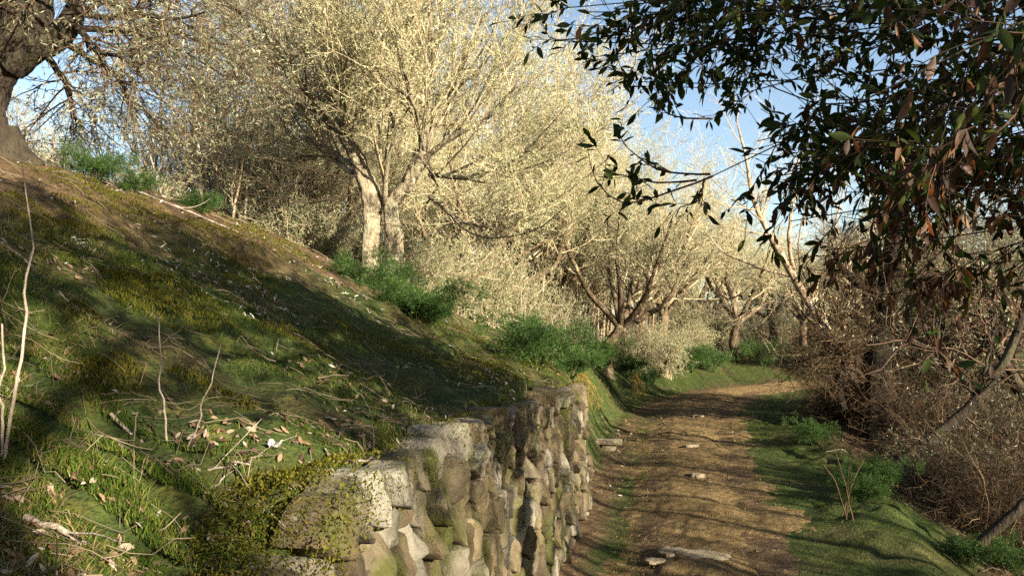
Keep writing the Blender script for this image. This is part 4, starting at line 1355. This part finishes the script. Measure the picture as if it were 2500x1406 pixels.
for i, (pts, r, lab) in enumerate((
    (((0, 600), (60, 640), (150, 720), (190, 765)), .006, 'pale stick lying downhill at the left of the slope'),
    (((270, 1020), (320, 1075), (400, 1110), (440, 1130)), .005, 'thin pale stick lying to the left of the forked stems'),
    (((460, 1150), (500, 1165), (560, 1155), (610, 1145)), .004, 'thin curved stick lying to the right of the forked stems'),
    (((750, 1140), (860, 1135), (960, 1140)), .004, 'long thin stick lying across the grass behind the wall top'),
    (((330, 470), (420, 505), (520, 545), (580, 570)), .012, 'pale fallen branch lying along the crest below the bright fennel'),
    (((470, 1240), (530, 1200), (560, 1165)), .004, 'short dark twig sloping up behind the mossy wall corner'),
    (((60, 1275), (130, 1310), (210, 1340)), .008, 'brown stick lying on dead leaves in the lower left corner'))):
    P = [ground_at(a, c, .012) for a, c in pts]
    stick(P, (r, r * .6), lab, 'fallen_stick', 'grey_stick', 'stick', 2, 200 + i)
b = ground_at(1058, 760)
stick([b, px(1085, 725, b[1]), px(1150, 680, b[1] + .2), px(1240, 640, b[1] + .4), px(1330, 590, b[1] + .5), px(1410, 555, b[1] + .6)], (.014, .005), 'long dark bare stem arching right from the shaded fennel', 'dead_branch', 'dark_twig', 'stem', 3, 301)
for i, (pts, r) in enumerate(((((300, 470), (320, 370), (335, 250)), .011), (((410, 480), (375, 400), (335, 290), (330, 200)), .012), (((285, 465), (250, 380), (215, 240)), .008), (((270, 465), (275, 350), (270, 250)), .006), (((300, 480), (380, 380), (430, 320)), .006), (((140, 420), (160, 330), (180, 250)), .008))):
    D = 8.2
    x0 = px(pts[0][0], pts[0][1], D)
    P = [np.array([x0[0], D, tz(x0[0], D) - .05])] + [px(a, c, D + .1 * k) for k, (a, c) in enumerate(pts[1:])]
    stick(P, (r, r * .4), 'thin bare sapling leaning among the dark fennels on the crest', 'bare_sapling', 'grey_stick' if i < 2 else 'red_twig', 'sapling', 4, 320 + i, 'bare saplings on the crest')
for i, (a, c, e) in enumerate(((2125, 1270, 2060), (2105, 1270, 2095), (2090, 1265, 2130), (2110, 1268, 2030))):
    b = ground_at(a - 40, c)
    stick([b - (0, 0, .03), px((a + e) / 2 - 30, c - 90, b[1]), px(e - 20, c - 170 + i * 12, b[1])], (.006, .003), 'upright brown dead fennel stalk at the edge of the right verge', 'dry_weed', 'red_twig', 'stalk', 1, 340 + i, 'dead stalks on the right verge')
for i, (a, c, e, f) in enumerate(((1285, 810, 1290, 700), (1370, 830, 1405, 730), (1330, 800, 1380, 750), (1280, 770, 1275, 690))):
    D = 12.0
    x0 = px(a, c, D)
    stick([np.array([x0[0], D, tz(x0[0], D) - .03]), px((a + e) / 2 - 5, (c + f) / 2, D), px(e, f, D)], (.009, .004), 'pale dead flower stalk rising above the bright fennel row', 'dry_weed', 'grey_stick', 'stalk', 0, 350 + i, 'dead stalks in the fennel row')

def rock(name, loc, size, seed, label, cat='stone', mat='slab', flat=True, rz=0, group=None):
    rng = np.random.default_rng(seed)
    nb, c = 26, 0
    th = np.arange(nb) / nb * 2 * np.pi
    rad = 1 + .16 * np.sin(2 * th + rng.uniform(0, 6)) + .12 * np.sin(3 * th + rng.uniform(0, 6)) + .09 * np.sign(np.sin(5 * th + rng.uniform(0, 6))) + rng.normal(0, .025, nb)
    vs = []
    for s_, z in ((.96, -.6), (1.0, 0), (.97, .7), (.88, .92), (.55, 1.0)):
        r = rad * s_
        zz = z + rng.normal(0, .06, nb)
        vs.append(np.stack([np.cos(th) * r * size[0], np.sin(th) * r * size[1], zz * size[2]], -1))
    V = np.concatenate(vs + [np.array([[0, 0, size[2] * 1.02]])])
    q = [(k * nb + a, k * nb + (a + 1) % nb, (k + 1) * nb + (a + 1) % nb, (k + 1) * nb + a) for k in range(4) for a in range(nb)]
    t = [(4 * nb + a, 4 * nb + (a + 1) % nb, 5 * nb) for a in range(nb)]
    mb = MB(); mb.add(V, q, t)
    o = mb.build(name, M[mat], smooth=False)
    o.location = loc; o.rotation_euler = (rng.normal(0, .04), rng.normal(0, .04), rz)
    return tag(o, label, cat, group)
rock('flat_stone', ground_at(1725, 1370, .03), (.17, .15, .022), 1, 'largest flat stone set in the dirt path in the foreground')
rock('flat_stone', ground_at(1640, 1358, .03), (.09, .12, .018), 2, 'flat stone in the path touching the left side of the largest one')
rock('flat_stone', ground_at(1600, 1380, .03), (.07, .06, .012), 3, 'small flat stone in the path left of the two larger ones')
rock('path_stone', ground_at(1690, 1095, .03), (.10, .08, .025), 4, 'low rounded stone in the middle of the path level with the slab seat')
rock('path_stone', ground_at(1705, 1020, .03), (.12, .10, .025), 5, 'low stone in the shaded middle of the path near the bend')
rock('path_stone', ground_at(1700, 1168, .03), (.07, .05, .025), 6, 'small dark stone in the middle of the path nearest the wall end')
rock('wall_stone', ground_at(1112, 1040, .0), (.12, .16, .03), 7, 'flat brown stone lying loose on top of the wall', rz=.3)
wm, wnt, wbs, _o = newmat('white_scrap')
wbs.inputs['Base Color'].default_value = (.5, .51, .53, 1)
def scrap():
    c = ground_at(668, 1103, .01)
    rng = np.random.default_rng(9)
    g = np.linspace(-1, 1, 7)
    A, B = np.meshgrid(g, g)
    Z = (fbm(A * 1.7 + 5, B * 1.7, 3, 3) - .3) * .035 + .012 * np.abs(A)
    V = np.stack([A * .016 + .004 * B, B * .02, Z], -1).reshape(-1, 3)
    idx = np.arange(49).reshape(7, 7)
    mb = MB(); mb.add(V, np.stack([idx[:-1, :-1], idx[:-1, 1:], idx[1:, 1:], idx[1:, :-1]], -1).reshape(-1, 4))
    o = mb.build('paper_scrap', wm)
    o.location = c
    tag(o, 'crumpled white scrap lying in the grass behind the mossy wall top', 'litter')
scrap()

def slab_seat():
    c = ground_at(1487, 1100)
    root = empty('stone_seat', c, -.15)
    tag(root, 'low stone slab resting on a block at the far end of the wall', 'stone seat')
    def block(sx, sy, sz, z, seed):
        rng = np.random.default_rng(seed)
        n = 6
        mb = MB()
        for ax in range(3):
            for sg in (-1, 1):
                g = np.linspace(-1, 1, n)
                A, B = np.meshgrid(g, g)
                V = np.zeros((n, n, 3)); V[..., ax] = sg; V[..., (ax + 1) % 3] = A; V[..., (ax + 2) % 3] = B
                V = V.reshape(-1, 3)
                edge_ = (np.abs(V) > .99).sum(1)
                V = V * (1 - .03 * (edge_ > 1))[:, None]
                V = V + (np.stack([vn(V[:, 0] * 2 + V[:, 2], V[:, 1] * 2, seed + k) for k in range(3)], -1) - .5) * .12
                idx = np.arange(n * n).reshape(n, n)
                q = np.stack([idx[:-1, :-1], idx[:-1, 1:], idx[1:, 1:], idx[1:, :-1]], -1).reshape(-1, 4)
                mb.add(V * np.array([sx, sy, sz]) + np.array([0, 0, z]), q if sg > 0 else q[:, ::-1])
        return mb
    block(.17, .12, .025, .12, 3).build('slab', M['slab'], root, smooth=False)
    block(.09, .08, .06, .045, 5).build('block', M['slab'], root, smooth=False)
slab_seat()

def make_gravel():
    rng = np.random.default_rng(141)
    x, y = scatter(rng, 3600, 3.5, 20, (-.1, .45))
    v, sv = lateral(x, y)
    k = (np.abs(v) < hwid(sv) * 1.05) & (fbm(x * 2.2, y * 2.2, 151, 3) > .42)
    x, y = x[k], y[k]
    N = len(x)
    z = terrain(x, y) + .018
    r = rng.uniform(.004, .013, N) * (1 + 1.2 * (rng.uniform(0, 1, N) > .96)) * np.clip(y / 7, 1, 1.8)
    O = np.array([(1, 0, 0), (.2, 1, 0), (-1, .1, 0), (0, -1, 0), (.1, 0, .7), (0, 0, -.7)])
    V = O[None] * (r[:, None, None] * rng.uniform(.6, 1.3, (N, 6, 1)))
    a = rng.uniform(0, 6.28, N); c, s_ = np.cos(a)[:, None], np.sin(a)[:, None]
    V = np.stack([V[..., 0] * c - V[..., 1] * s_, V[..., 0] * s_ + V[..., 1] * c, V[..., 2]], -1) + np.stack([x, y, z], -1)[:, None]
    t = np.array([(0, 1, 4), (1, 2, 4), (2, 3, 4), (3, 0, 4), (1, 0, 5), (2, 1, 5), (3, 2, 5), (0, 3, 5)])
    mb = MB(); mb.add(V, tris=((np.arange(N) * 6)[:, None, None] + t[None]).reshape(-1, 3))
    tag(mb.build('gravel', M['dirt'], smooth=False), 'small stones and clods strewn on the dirt path', 'gravel', kind='stuff')
make_gravel()
